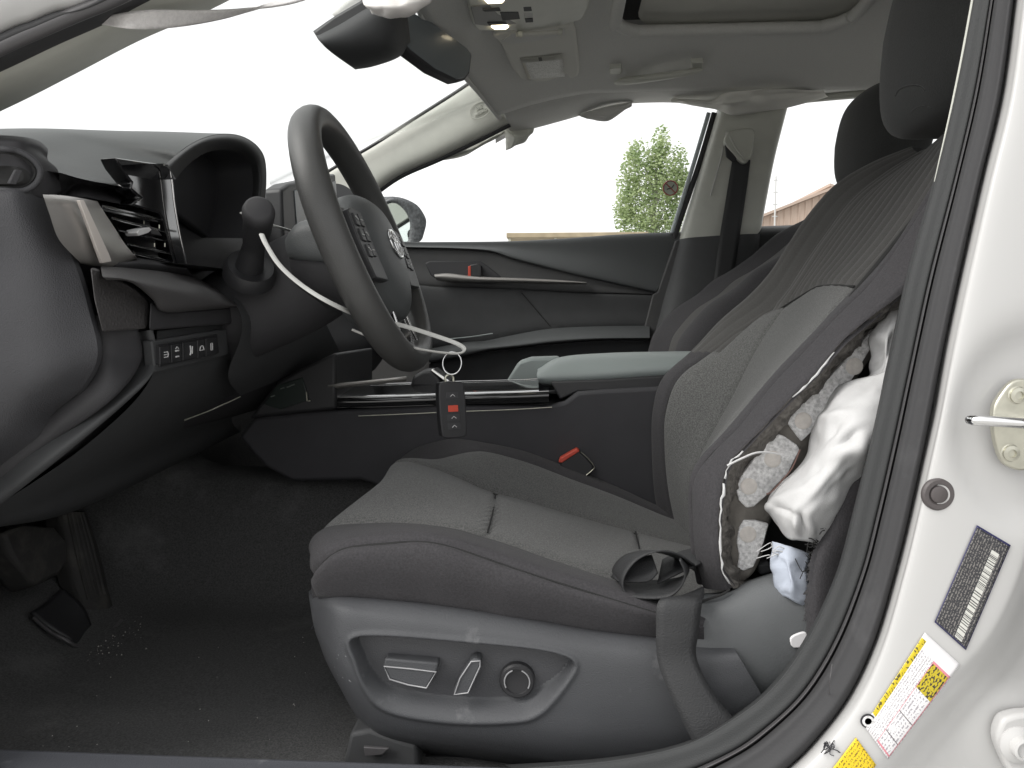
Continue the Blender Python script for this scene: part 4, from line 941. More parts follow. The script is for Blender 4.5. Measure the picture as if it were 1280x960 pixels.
# ================================================================ CENTRE CONSOLE
con = thing('centre_console', 'dark centre console with padded grey armrest and shiny shifter panel', 'console', (0, 1.33, .3))
csd = [(298, 546), (318, 522), (400, 514), (560, 506), (680, 508), (706, 502), (722, 490), (760, 487), (900, 480), (960, 470), (960, 720), (800, 700), (560, 640), (450, 600), (366, 602), (332, 584)]
plate('console_side', [at(x, y, 1.2) for x, y in csd], (0, .02, 0), M['console'], con, 0.006, 0)
box('console_core', (-.30, 1.225, .25), (.5, 1.435, .595), M['carpet'], con, .01)
plate('console_far_side', [at(x, y, 1.2) + V(0, .24, 0) for x, y in csd], (0, .02, 0), M['console'], con, 0.006, 0)
# lower centre stack with dim switches
plate('centre_stack', [at(x, y, Y) for x, y, Y in ((310, 524, 1.19), (345, 478, 1.19), (372, 462, 1.19), (420, 440, 1.19), (420, 512, 1.19), (360, 518, 1.19))], (0, .24, 0), M['black'], con, 0.006)
stk = plate('switch_strip', [at(x, y, 1.186) for x, y in ((330, 505), (346, 482), (378, 472), (386, 500), (350, 512))], (0, .004, 0), mat('green_black', (.016, .024, .021), .3), con, 0.001)
for x, y in ((341, 495), (353, 485), (361, 483), (366, 481)):
    tube('switch_symbol', [at(x - 2.5, y + 1, 1.1855), at(x + 2.5, y - .6, 1.1855)], .0010, mat('dim_mark', (.20, .22, .20), .6), stk, 5, n=1)
tube('socket_mark', [at(383, 490, 1.185), at(384, 501, 1.185), at(388, 501, 1.185)], .0012, M['steel'], con, 6, n=1)
# silver and gloss strips of the top
patch('silver_strip', [[at(x, y, 1.195) for x, y in ((410, 486), (460, 481), (508, 476))], [at(x, y, 1.19) for x, y in ((410, 482), (460, 477), (508, 472))], [at(x, y, 1.21) for x, y in ((410, 481), (460, 476), (508, 471))]], M['silver'], con, 4, 3, .002)
tz = at(560, 486, 1.2).z
ZT = [(400, 498), (470, 497), (560, 494), (640, 492), (686, 490)]
patch('gloss_panel', [[at(x, y + 12, 1.198) for x, y in ZT], [at(x, y, 1.2) for x, y in ZT], [at(x, y, 1.2) + V(0, .05, .006) for x, y in ZT], [at(x, y, 1.2) + V(0, .12, .010) for x, y in ZT], [at(x, y, 1.2) + V(0, .21, .006) for x, y in ZT]], M['gloss'], con, 5, 5)
for dy, dz, r_ in ((.0, .0015, .0008), (.14, .011, .0007)):
    tube('bright_edge', [at(x, y, 1.2) + V(0, dy, dz) for x, y in ZT], r_, M['chrome'], con, 8)
tube('bright_edge', [at(x, y + 17, 1.1985) for x, y in ((448, 506 - 3), (520, 500), (560, 500 - 2), (640, 497 - 2), (690, 494 - 2))], .0008, M['steel'], con, 8)
cyl('cup_holder', at(632, 483, 1.33), (0, 0, 1), .037, .004, M['chrome'], con, 32, profile=[(.040, 0), (.040, .004), (.036, .005), (.034, -.004)])
cyl('cup_holder', at(575, 487, 1.33) + V(.01, 0, 0), (0, 0, 1), .037, .004, M['gloss'], con, 32, profile=[(.040, 0), (.040, .004), (.036, .005), (.034, -.004)])
shf = plate('gear_selector', [at(x, y, 1.30) for x, y in ((512, 484), (516, 470), (528, 463), (540, 463), (548, 470), (556, 486))], (0, .07, 0), M['black'], con, 0.006)
plate('selector_trim', [at(x, y, 1.298) for x, y in ((538, 463), (541, 461), (562, 476), (558, 478))], (0, .05, 0), M['chrome'], shf, 0.001)
plate('reflector_tile', [at(x, y, 1.34) for x, y in ((655, 486), (658, 477), (672, 476), (676, 484))], (0, .03, .002), M['chrome'], con, 0.001)
# armrest: a padded lid with a rounded front, box below
aT = [(672, 462), (700, 448), (760, 443), (830, 441), (900, 440), (960, 440)]; aN = [(671, 470), (690, 467), (740, 464), (820, 458), (900, 455), (960, 452)]; aBm = [(674, 478), (700, 480), (760, 477), (830, 472), (900, 468), (960, 464)]
far = [p + V(0, .17, .0) for p in [at(x, y + 10, 1.24) for x, y in aN]]
patch('armrest_lid', [[at(x + 6, y + 4, 1.25) for x, y in aBm], [at(x, y, 1.225) for x, y in aBm], [at(x, y, 1.222) for x, y in aN], [at(x, y + 3, 1.26) + V(0, 0, .002) for x, y in aT], [at(x, y, 1.34) for x, y in aT], far, [p + V(0, .01, -.03) for p in far]], M['armrest'], con, 6, 6)
plate('armrest_box', [at(x, y, 1.215) for x, y in ((688, 477), (700, 500), (722, 490), (960, 480), (960, 460), (760, 474))], (0, .2, 0), M['black'], con, 0.003)
plate('armrest_front', [at(x, y, 1.39) for x, y in ((632, 478), (648, 452), (664, 447), (700, 446), (700, 480))], (0, .05, 0), M['armrest'], con, 0.006)

# ================================================================ DRIVER SEAT
def polydist(PX, poly):
    poly = np.asarray(poly, float); best = np.full(PX.shape[:-1], 1e9)
    for a, b in zip(poly[:-1], poly[1:]):
        ab = b - a; t = np.clip(((PX - a) @ ab) / (ab @ ab), 0, 1)
        best = np.minimum(best, np.linalg.norm(PX - (a + t[..., None] * ab), axis=-1))
    return best
def inpoly(PX, poly):
    poly = np.asarray(poly, float); x, y = PX[..., 0], PX[..., 1]; r = np.zeros(x.shape, bool)
    for (x0, y0), (x1, y1) in zip(poly, np.roll(poly, -1, 0)):
        c = ((y0 > y) != (y1 > y)) & (x < (x1 - x0) * (y - y0) / (y1 - y0 + 1e-12) + x0); r ^= c
    return r
def spx(poly, n=6, closed=False): return cr(np.asarray(poly, float), n, closed)
def cut(name_mat_pred, G, parent):
    """split one grid into several meshes by a face test."""
    nv, nu, _ = G.shape; F = gridfaces(nv, nu); uv = guv(G); fl = G.reshape(-1, 3); pc = proj(fl[np.array(F)].mean(1)); left = np.ones(len(F), bool); Fa = np.array(F); out = []
    for name, m, pred in name_mat_pred:
        sel = left & pred(pc, Fa); left &= ~sel
        ids = np.unique(Fa[sel]); mp = {a: i for i, a in enumerate(ids)}
        if len(ids) == 0: continue
        out.append(obj(name, fl[ids], [[mp[k] for k in f] for f in Fa[sel]], m, parent, True, uv[ids]))
    return out

seat = thing('driver_seat', 'torn grey cloth driver seat with ripped side and deployed airbag, beside door pillar', 'car seat', (0.0, .96, .30))
N0 = 26
R0 = [(398, 756, .745), (396, 752, .722), (412, 754, .706), (461, 758, .706), (563, 768, .706), (664, 785, .706), (746, 799, .706), (819, 806, .706), (880, 810, .706)]
R01 = [(394, 738, .73), (391, 732, .706), (404, 720, .690), (445, 711, .685), (500, 709, .684), (560, 716, .684), (660, 742, .685), (746, 765, .688), (819, 779, .69), (880, 792, .69)]
R1 = [(396, 726, .735), (394, 716, .712), (404, 699, .694), (429, 682, .690), (502, 673, .690), (542, 675, .690), (591, 688, .690), (664, 713, .690), (746, 739, .69), (819, 761, .69), (880, 780, .69)]
R2 = [(400, 705, .77), (394, 690, .75), (403, 675, .735), (432, 666, .73), (503, 661, .728), (560, 667, .728), (600, 679, .728), (680, 704, .728), (760, 729, .728), (830, 752, .728), (880, 770, .728)]
R3 = [(408, 690, .81), (397, 674, .80), (409, 658, .785), (437, 652, .78), (503, 652, .78), (566, 659, .78), (606, 670, .78), (700, 700, .78), (786, 732, .78), (870, 762, .78)]
R4 = [V(-.215, .92, .485), V(-.226, .92, .515), V(-.205, .92, .536), V(-.15, .92, .527), V(-.08, .92, .507), V(0, .92, .482), V(.08, .92, .459), V(.24, .92, .430)]
R5 = [V(-.205, 1.04, .495), (493, 584, 1.04), (500, 575.5, 1.04), (534, 583, 1.04), (575, 596, 1.04), (620, 614, 1.04), (700, 637, 1.04), (790, 662, 1.04), (870, 684, 1.04), (930, 698, 1.04)]
R6 = [V(-.20, 1.12, .50), (505, 588, 1.11), (514, 578, 1.11), (538, 577, 1.12), (569, 569, 1.14), (597, 562, 1.145), (630, 567, 1.15), (700, 591, 1.15), (770, 618, 1.15), (850, 652, 1.15), (920, 680, 1.15)]
R7 = [V(-.205, 1.18, .50), (498, 580, 1.17), (510, 566, 1.18), (532, 555, 1.19), (566, 548, 1.20), (594, 552, 1.20), (644, 562, 1.20), (700, 580, 1.20), (760, 604, 1.20), (835, 638, 1.20), (910, 668, 1.20)]
rows = cols([R0, R01, R1, R2, R3, R4, R5, R6, R7], N0)
rows = [np.vstack([[r[0] + np.array([.05, 0.01, -.09])], r]) for r in rows]
rows.append(rows[-1] + np.array([.006, .025, -.035])); rows.append(rows[-1] + np.array([.01, .005, -.12]))
nv_ = 9
seamX2 = spx([(794, 662), (797, 676), (800, 690)])
seamX = spx([(620, 614), (616, 640), (608, 671)])
foldB = spx([(470, 700), (560, 700), (650, 728), (740, 752)])
def fcush(G, N):
    P = proj(G)
    d = np.minimum(polydist(P, seamX), polydist(P, seamX2)); sl = slice(4 * nv_, 6 * nv_ + 1)
    G = G.copy(); G[sl] -= N[sl] * (.0040 * np.exp(-(d[sl] / 3.0) ** 2))[..., None]
    # padding swells between the seams
    nvv = G.shape[0]
    for a, b in ((2, 4), (4, 6), (6, 7)):
        t = np.clip((np.arange(nvv) / nv_ - a) / (b - a), 0, 1); G += N * (.004 * np.sin(np.pi * t) ** .7)[:, None, None]
    # small wrinkles towards the rear of the side
    G[:2 * nv_] += N[:2 * nv_] * (.0005 * smoothnoise(G.shape[:2], (5, 16), 3)[:2 * nv_])[..., None]
    return G
cus, Gc, Nc = quilt(rows, [(0, 2, 'cushion_side', M['bolster']), (2, 4, 'cushion_bolster', M['bolster']), (4, 6, 'cushion_insert', M['insert']), (6, 7, 'cushion_inner_bolster', M['insert']), (7, 10, 'cushion_far_bolster', M['bolster'])], seat, 10, nv_, groove=.004, gw=.0045, wob=.0009, seed=5, fn=fcush)
for ci in (2, 7):                                            # piped seams
    tube('seam', [Vector(p) for p in Gc[ci * nv_][10:-4:12] + Nc[ci * nv_][10:-4:12] * .0002], .0011, M['seam'], seat, 6, n=3)
for ci, a0 in ((6, 30), (4, 30)): tube('seam', [Vector(p) for p in Gc[ci * nv_][a0:-4:12] + Nc[ci * nv_][a0:-4:12] * .0001], .0007, M['seam'], seat, 6, n=3)
_pc = proj(Gc.reshape(-1, 3)); _fc = Gc.reshape(-1, 3); _rowi = np.repeat(np.arange(Gc.shape[0]), Gc.shape[1]); _ok = (_rowi >= 4 * nv_) & (_rowi <= 6 * nv_)
def oncush(px, py):
    d_ = ((_pc - np.array([px, py])) ** 2).sum(1) + np.where(_ok, 0, 1e6); k = np.argsort(d_)[:40]; w = 1 / (d_[k] + 20); return at(px, py, (w * _fc[k, 1]).sum() / w.sum() - .004)
for sx_ in (seamX, seamX2): tube('seam', [oncush(x, y) for x, y in sx_[1:-1:2]], .0010, M['seam'], seat, 6, n=3)

# plastic side shield with the switch recess
T = [(386, 742), (398, 744), (420, 745), (470, 749), (563, 759), (664, 775), (746, 789), (819, 797), (860, 803), (915, 806)]
Bt = [(393, 780), (404, 815), (424, 852), (455, 900), (490, 925), (600, 943), (720, 960), (820, 962), (900, 940), (965, 890)]
def shrow(t, Yf, dy=0):
    P = [(a[0] + (b[0] - a[0]) * t, a[1] + (b[1] - a[1]) * t + dy) for a, b in zip(T, Bt)]
    Ys = [.775, .735, .705, .70, .70, .70, .70, .70, .70, .70]
    W_ = [at(x, y, Y + Yf) for (x, y), Y in zip(P, Ys)]
    return [V(W_[0].x + .012, 1.17, W_[0].z), V(W_[0].x + .004, .95, W_[0].z), V(W_[0].x + .001, .82, W_[0].z)] + W_
shr = [shrow(0, .02, -2), shrow(.0, .0), shrow(.09, -.014), shrow(.2, -.020), shrow(.4, -.022), shrow(.6, -.022), shrow(.78, -.020), shrow(.92, -.012), shrow(1.0, .004), shrow(1.06, .05)]
GS = dense(shr, 36, 20); NS = gnormals(GS); PS = proj(GS)
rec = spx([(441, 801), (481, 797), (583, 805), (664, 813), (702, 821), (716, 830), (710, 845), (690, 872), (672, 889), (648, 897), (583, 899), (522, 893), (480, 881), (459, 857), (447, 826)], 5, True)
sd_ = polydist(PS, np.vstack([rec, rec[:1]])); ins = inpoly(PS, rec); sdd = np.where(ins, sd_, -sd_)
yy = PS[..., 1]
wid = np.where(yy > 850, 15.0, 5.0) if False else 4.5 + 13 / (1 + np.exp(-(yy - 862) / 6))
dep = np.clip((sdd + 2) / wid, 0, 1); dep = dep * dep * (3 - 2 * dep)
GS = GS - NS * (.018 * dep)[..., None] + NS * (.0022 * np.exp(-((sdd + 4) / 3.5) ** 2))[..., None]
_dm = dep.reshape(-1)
cut([('switch_recess', mat('recess_shade_plastic', (.062, .063, .068), .5, bump=.5, bscale=900), lambda p, f: _dm[f].min(1) > .985), ('side_shield', M['seat_side'], lambda p, f: np.ones(len(f), bool))], GS, seat)  # recess floor is the shield's plastic, its own colour standing for inner shade
M['switch_edge'] = mat('switch_edge', (.34, .34, .35), .4)
YR = .697
def seatsw(name, px, d, m, sm=0): return plate(name, [at(x, y, YR - d) for x, y in px], (0, d + .004, 0), m, seat, .002, sm)
a_ = seatsw('slide_switch', [(481, 823), (548, 829), (546, 839), (533, 861), (512, 857), (486, 849), (479, 833)], .014, M['seat_side'])
tube('switch_edge', [at(x, y, YR - .0145) for x, y in ((480, 833), (512, 836), (545, 840), (533, 860), (510, 856), (487, 849))], .0008, M['switch_edge'], a_, 6, closed=True, n=1)
a_ = seatsw('recline_switch', [(588, 826), (593, 823), (601, 825), (601, 832), (586, 866), (580, 869), (567, 869), (567, 863), (576, 845)], .016, M['seat_side'])
tube('switch_edge', [at(x, y, YR - .0165) for x, y in ((589, 827), (600, 826), (600, 833), (585, 866), (568, 868), (575, 848))], .0008, M['switch_edge'], a_, 6, closed=True, n=1)
lc = at(647, 847, YR)
a_ = cyl('lumbar_dial', lc, (0, -1, 0), .016, .01, M['black'], seat, 36, profile=[(.0168, -.002), (.0165, .007), (.0148, .0088), (.0122, .0088), (.0115, .0072), (.004, .0066)])
for s in (-1, 1): tube('dial_mark', [lc + V(s * .0118 * math.cos(t), -.0092, .0118 * math.sin(t)) for t in np.linspace(-.5, 1.2, 6)], .0007, M['switch_edge'], a_, 6, n=2)
for k in range(7):                                           # pale scuffs on the front corner of the shield
    x_, y_ = random.uniform(408, 440), random.uniform(812, 850); i_ = np.argmin(((PS - np.array([x_, y_])) ** 2).sum(-1)); p_ = Vector(GS.reshape(-1, 3)[i_]); n_ = Vector(NS.reshape(-1, 3)[i_])
    tube('scuff', [p_ + n_ * .0002, p_ + n_ * .0003 + V(random.uniform(.004, .012), 0, random.uniform(-.007, -.002))], .00022, M['switch_edge'], seat, 5, n=1)
# seat base and rails below
box('seat_base', (-.15, .76, .31), (.25, 1.16, .395), M['black'], seat, .01)
for yb in (.76, 1.13):
    rl = box('seat_rail', (-.20, yb, .292), (.45, yb + .045, .315), M['black'], seat, .004)
plate('rail_cover', [at(x, y, .70) for x, y in ((437, 917), (462, 912), (494, 924), (520, 932), (524, 962), (428, 962))], (0, .06, 0), M['trim_dark'], seat, .004)
plate('rail_end', [at(x, y, .692) for x, y in ((454, 934), (486, 936), (478, 944), (456, 946))], (0, .004, 0), M['rubber_ridge'], seat, .001)
box('rail_track', at(530, 945, .73) - V(0, 0, .02), V(.3, .78, at(530, 945, .73).z), M['black'], seat, .003)

# recliner cover at the rear of the cushion
rcv = [[(872, 748), (905, 745), (940, 730), (1000, 712), (1040, 705)], [(858, 790), (900, 770), (950, 760), (1000, 755), (1040, 750)], [(850, 840), (890, 825), (945, 815), (1000, 805), (1040, 790)], [(850, 900), (890, 888), (940, 870), (990, 845), (1030, 820)], [(850, 955), (895, 935), (945, 905), (990, 870), (1030, 840)]]
patch('recliner_cover', [[at(x, y - 6, .74) for x, y in rcv[0]]] + [[at(x, y, Y) for x, y in r] for r, Y in zip(rcv, (.715, .698, .690, .692, .71))], M['seat_side2'], seat, 6, 6)
tube('panel_gap', [at(876, 752, .7095), at(900, 744, .7085), at(912, 737, .712)], .0012, M['seam'], seat, 6)
plate('clip_tab', [at(x, y, .685) for x, y in ((988, 799), (996, 793), (1008, 791), (1009, 806), (992, 810))], (0, .003, 0), M['sticker'], seat, .001, 3)

# backrest: columns from the far edge to the torn near edge
C1 = [(834, 690, 1.19), (820, 620, 1.20), (815, 560, 1.20), (817, 515, 1.20), (829, 473, 1.20), (865, 438, 1.20), (898, 403, 1.20), (935, 371, 1.20), (962, 340, 1.20), (984, 306, 1.20), (1010, 268, 1.20), (1045, 230, 1.19), (1090, 203, 1.17), (1140, 183, 1.15)]
C2 = [(852, 690, 1.15), (836, 620, 1.155), (829, 560, 1.155), (830, 515, 1.155), (846, 472, 1.155), (884, 442, 1.155), (918, 417, 1.15), (947, 399, 1.15), (974, 378, 1.15), (1000, 338, 1.15), (1028, 296, 1.15), (1062, 252, 1.14), (1105, 218, 1.13), (1150, 192, 1.12)]
C3 = [(880, 700, 1.04), (864, 640, 1.06), (862, 600, 1.07), (876, 563, 1.075), (912, 497, 1.08), (946, 433, 1.08), (977, 387, 1.08), (1004, 345, 1.08), (1036, 297, 1.08), (1074, 250, 1.08), (1122, 213, 1.07), (1165, 188, 1.06)]
C35 = [(880, 712, .93), (868, 650, .94), (872, 600, .95), (890, 560, .95), (940, 492, .95), (985, 430, .95), (1026, 362, .95), (1060, 320, .95), (1096, 272, .95), (1128, 230, .95), (1160, 195, .95), (1185, 170, .95)]
C4 = [(874, 715, .80), (866, 660, .80), (868, 615, .80), (880, 575, .80), (912, 534, .80), (969, 466, .80), (1039, 390, .80), (1064, 366, .80), (1100, 325, .80), (1138, 275, .80), (1170, 225, .80), (1200, 175, .80)]
C5 = [(881, 731, .745), (872, 690, .745), (869, 645, .745), (872, 600, .745), (893, 569, .745), (935, 527, .745), (987, 465, .745), (1055, 392, .745), (1090, 358, .745), (1125, 312, .745), (1160, 260, .745), (1195, 200, .745)]
C6 = [(917, 736, .715), (901, 709, .708), (898, 658, .705), (901, 616, .705), (909, 583, .705), (927, 562, .705), (957, 531, .705), (986, 500, .705), (1019, 467, .705), (1053, 426, .705), (1095, 391, .705), (1128, 366, .705), (1175, 310, .71)]
NB = 34
br = cols([[V(p.x + .05, p.y + .05, p.z) for p in [at(*q_) for q_ in C1]], C1, C2, C3, C35, C4, C5, C6], NB)
nb = 34
hs = spx([(900, 440), (946, 400), (976, 385), (1006, 367), (1024, 358), (1050, 357), (1068, 358), (1120, 356)])
def above(P): return P[..., 1] < np.interp(P[..., 0], hs[:, 0], hs[:, 1])
def fback(G, N):
    P = proj(G); G = G.copy(); nvv = G.shape[0]; v = np.arange(nvv) / nb
    ab = above(P); d = polydist(P, hs)
    ph = np.where(v < 3, (v - 1.0) * 3.5, 2.0 * 3.5 + (v - 3) * 5.5); ra_ = np.interp(v, [1.0, 2.0, 2.6, 3.2], [.12, .2, .55, 1.0])[:, None]
    rib = (1 - np.abs(np.sin(np.pi * ph)))[:, None] ** 1.3 * np.ones(G.shape[1]); lim = ((v > 1.0) & (v < 5.0))[:, None]
    G -= N * (np.where(ab & lim, .0075 * ra_ * rib * np.clip(d / 5, 0, 1), 0))[..., None]
    sl = slice(2 * nb, 5 * nb + 1); G[sl] -= N[sl] * (.004 * np.exp(-(d[sl] / 2.2) ** 2))[..., None]
    for a, b in ((2, 3), (3, 5), (5, 7)):
        t = np.clip((v - a) / (b - a), 0, 1); G += N * (.005 * np.sin(np.pi * t) ** .7)[:, None, None]
    return G
bk, Gb, Nb_ = quilt(br, [(0, 2, 'x', None), (2, 3, 'x', None), (3, 5, 'x', None), (5, 6, 'x', None), (6, 7, 'x', None)], None, 4, nb, groove=.004, gw=.0045, wob=.0008, seed=8, fn=fback)
for o in bk: bpy.data.objects.remove(o)
for (r0, r1, nm, mt, rm) in ((0, 2, 'backrest_far_bolster', M['bolster'], M['ribbed']), (2, 3, 'backrest_inner_panel', M['insert'], M['ribbed']), (3, 5, 'backrest_insert', M['insert'], M['ribbed']), (5, 6, 'backrest_bolster', M['bolster'], M['bolster']), (6, 7, 'backrest_side', M['bolster'], M['bolster'])):
    S = Gb[r0 * nb:r1 * nb + 1]
    if rm is mt: gobj(nm, S, mt, seat)
    else: cut([(nm, mt, lambda p, f: ~above(p)), ('ribbed_panel', rm, lambda p, f: above(p))], S, seat)
tube('seam', [Vector(p) for p in Gb[6 * nb][2:-20:8] + Nb_[6 * nb][2:-20:8] * .0006], .0012, M['seam'], seat, 6, n=3)
tube('seam', [Vector(p) for p in Gb[2 * nb][20:-8:8] + Nb_[2 * nb][20:-8:8] * .0004], .0010, M['seam'], seat, 6, n=3)
_pb = proj(Gb.reshape(-1, 3)); _fb = Gb.reshape(-1, 3); _nbf = Nb_.reshape(-1, 3)
def onback(px, py, off=0.0):
    k = np.argsort(((_pb - np.array([px, py])) ** 2).sum(1))[:4]; return Vector(_fb[k].mean(0) + _nbf[k].mean(0) * off)
def onback2(px, py):
    d_ = ((_pb - np.array([px, py])) ** 2).sum(1); k = np.argsort(d_)[:14]; w = 1 / (d_[k] + 2); return at(px, py, (w * _fb[k, 1]).sum() / w.sum() - .001)
tube('cross_seam', [onback2(x, y) for x, y in hs[6:-6:3]], .0013, M['seam'], seat, 6, n=4)
tube('panel_gap', [onback2(x, y) for x, y in ((1062, 371), (1082, 349), (1105, 322), (1128, 292), (1150, 262), (1170, 232))], [.0012, .0030, .0036, .0026, .0016, .0010], M['seam'], seat, 8)
# back shell behind the padding
bs = [[V(p.x + d, p.y, p.z - .01) for p in [at(*q_) for q_ in C1[::2]]] for d in (.05,)] 
shell = []
for yy_, dx in ((1.21, .05), (1.15, .13), (.95, .15), (.80, .13), (.735, .085)):
    shell.append([V(x + dx, yy_, z) for x, z in ((.16, .44), (.19, .55), (.235, .66), (.30, .78), (.365, .88), (.42, .96))])
patch('back_shell', shell, M['trim_dark'], seat, 5, 5, .004)
# headrest: rounded block leaning back, on two posts
def headrest(parent, c, sx, sy, sz, lean, mm, nm='headrest'):
    G = np.zeros((25, 36, 3))
    for j in range(25):
        ph = -math.pi / 2 + math.pi * j / 24; cz = math.copysign(abs(math.sin(ph)) ** .62, math.sin(ph)); rr = max(abs(math.cos(ph)), 1e-4) ** .42
        for i in range(36):
            t = 2 * math.pi * i / 36; ct, st = math.cos(t), math.sin(t); e = .62
            x = sx * rr * math.copysign(abs(ct) ** e, ct); y = sy * rr * math.copysign(abs(st) ** e, st)
            if x < 0: x *= 1 - .18 * (cz < 0) * abs(cz)             # front tapers to the chin
            G[j, i] = (c.x + x + lean * cz * sz + .012 * (y / sy) ** 2, c.y + y, c.z + sz * cz)
    G = G + gnormals(G) * 0
    return gobj(nm, G, mm, parent, 0, True)
hr = headrest(seat, V(.478, .955, 1.085), .078, .140, .128, .17, M['headrest'])
tube('headrest_seam', [at(1119, 120, .87), at(1124, 112, .865), at(1137, 107, .86), at(1150, 108, .855), at(1156, 113, .85)], .0010, M['headrest'], hr, 6)
tube('headrest_seam', [at(1139, 140, .87), at(1148, 134, .862), at(1158, 133, .857), at(1164, 136, .853)], .0008, M['headrest'], hr, 6)
for yq in (.90, 1.01): tube('headrest_post', [V(.50, yq, .90), V(.49, yq, 1.0)], .006, M['steel'], seat, 10)

# torn opening: foam lip, dark cavity, felt pads, frayed rear flap
C7 = [(930, 732, .735), (912, 706, .728), (909, 660, .726), (912, 622, .726), (920, 592, .726), (938, 571, .726), (967, 540, .726), (996, 508, .726), (1028, 475, .726), (1062, 434, .726), (1102, 399, .726), (1134, 374, .726), (1180, 318, .73)]
C75 = [(938, 726, .80), (920, 703, .80), (916, 660, .80), (920, 628, .80), (930, 600, .80), (948, 580, .80), (977, 550, .80), (1006, 518, .80), (1038, 484, .80), (1072, 442, .80), (1110, 406, .80), (1140, 382, .80), (1186, 328, .80)]
GF = dense(cols([C6, C7, C75], 30), 4, 8); GF = GF + gnormals(GF) * (.0035 * smoothnoise(GF.shape[:2], (7, 60), 11) * np.sin(np.linspace(0, math.pi, GF.shape[0]))[:, None])[..., None]
gobj('torn_foam', GF, M['foam'], seat)
edge = [at(*p) for p in C6]
E = cr(arr([p - V(0, .002, 0) for p in edge]), 6)
for a, b, wd in ((2, 21, .0030), (21, 31, .0022), (43, 53, .0026)):                # ragged white lining along the rip
    A_ = E[a:b]; jt = rng.uniform(.25, 1.0, len(A_)) * wd; jx = rng.normal(0, .0006, (len(A_), 3))
    gobj('frayed_edge', np.stack([A_ + jx, A_ + jx + np.stack([jt * .9, -jt * .25, -jt * .35], 1)]), M['airbag'], seat, .0006)
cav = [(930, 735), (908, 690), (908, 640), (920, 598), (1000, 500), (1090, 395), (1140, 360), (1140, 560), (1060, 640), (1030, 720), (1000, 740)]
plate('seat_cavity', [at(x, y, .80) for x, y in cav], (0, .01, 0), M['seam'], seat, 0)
# flat foam backing with felt patches glued on it
bkp = [[(925, 728), (912, 700), (909, 650), (914, 610), (935, 575), (985, 520), (1040, 460), (1092, 405)], [(940, 716), (930, 690), (930, 650), (945, 610), (970, 580), (1010, 530), (1055, 470), (1098, 412)], [(952, 690), (956, 668), (962, 650), (975, 625), (998, 590), (1025, 540), (1065, 478), (1104, 420)]]
patch('foam_backing', [[at(x, y, Y) for x, y in r] for r, Y in zip(bkp, (.752, .748, .758))], M['foam_panel'], seat, 6, 6, .004)
def felt(px, spots, Y=.744):
    f = plate('felt_pad', [at(x, y, Y) for x, y in px], (0, .006, 0), M['felt'], seat, .0012, 0)
    for x, y in spots: cyl('felt_spot', at(x, y, Y - .0002), (0, -1, 0), .0085, .001, M['felt_spot'], f, 18, profile=[(.0082, 0), (.0078, .0003), (.006, .0004)])
felt([(920, 612), (926, 596), (945, 570), (958, 553), (973, 543), (980, 545), (996, 556), (1000, 562), (985, 592), (958, 620), (942, 634), (933, 635), (924, 626)], [(936, 608), (966, 574)])
felt([(983, 527), (996, 512), (1022, 488), (1046, 462), (1070, 436), (1094, 408), (1102, 412), (1086, 440), (1062, 480), (1040, 505), (1020, 535), (1002, 552), (996, 545)], [(1004, 526), (1068, 458)])
felt([(921, 676), (924, 660), (930, 650), (945, 651), (961, 655), (955, 678), (946, 700), (942, 709), (930, 714), (922, 711), (924, 695)], [(935, 668)])
plate('inner_bracket', [at(x, y, .76) for x, y in ((946, 706), (962, 702), (966, 716), (950, 720))], (0, .02, 0), M['trim_dark'], seat, .003)
flapE = [(1128, 440), (1108, 520), (1086, 566), (1066, 588), (1052, 608), (1041, 630), (1033, 658), (1021, 681), (1013, 700), (1010, 729), (1007, 762), (1009, 793), (1012, 830)]
GFl = dense(cols([[(x, y, .690) for x, y in flapE], [(x + 14, y + 4, .678) for x, y in flapE], [(x + 45, y + 10, .685) for x, y in flapE], [(x + 90, y + 20, .71) for x, y in flapE]], 40), 4, 6)
je = rng.standard_normal(GFl.shape[1]) * .0013; GFl[0, :, 0] += je; GFl[0, :, 2] += je * .6
gobj('torn_flap', GFl, M['bolster'], seat, .002)
fe = cr(arr([at(x, y, .682) for x, y in flapE]), 10)
for i in range(70):
    j = int(random.triangular(8, len(fe) - 20, 35)); p = Vector(fe[j]); L = random.uniform(.004, .014)
    tube('loose_thread', [p, p + V(-L * .5, -.002, random.uniform(-.3, .5) * L), p + V(-L * random.uniform(.5, 1.1), -.001, random.uniform(-.6, .8) * L)], .00045, M['seam'], seat, 4, n=3)

# belt buckle between seat and console
bk_ = thing('belt_buckle', 'black seat belt buckle with red release button beside the cushion', 'belt buckle', at(720, 610, 1.19))
plate('buckle_body', [at(x, y, 1.180) for x, y in ((700, 574), (722, 562), (742, 582), (741, 588), (731, 600), (700, 600))], (0, .02, 0), M['black'], bk_, .003)
plate('release_button', [at(x, y, 1.1775) for x, y in ((698, 578), (700, 573), (721, 561), (725, 564), (702, 579))], (0, .018, 0), M['red'], bk_, .0015)
tube('buckle_edge', [at(x, y, 1.178) for x, y in ((726, 565), (735, 573), (743, 583), (741, 587), (733, 594))], .0009, M['steel'], bk_, 6, n=2)
plate('buckle_stem', [at(x, y, 1.185) for x, y in ((705, 590), (735, 592), (740, 640), (715, 640))], (0, .012, 0), M['black'], bk_, .003)

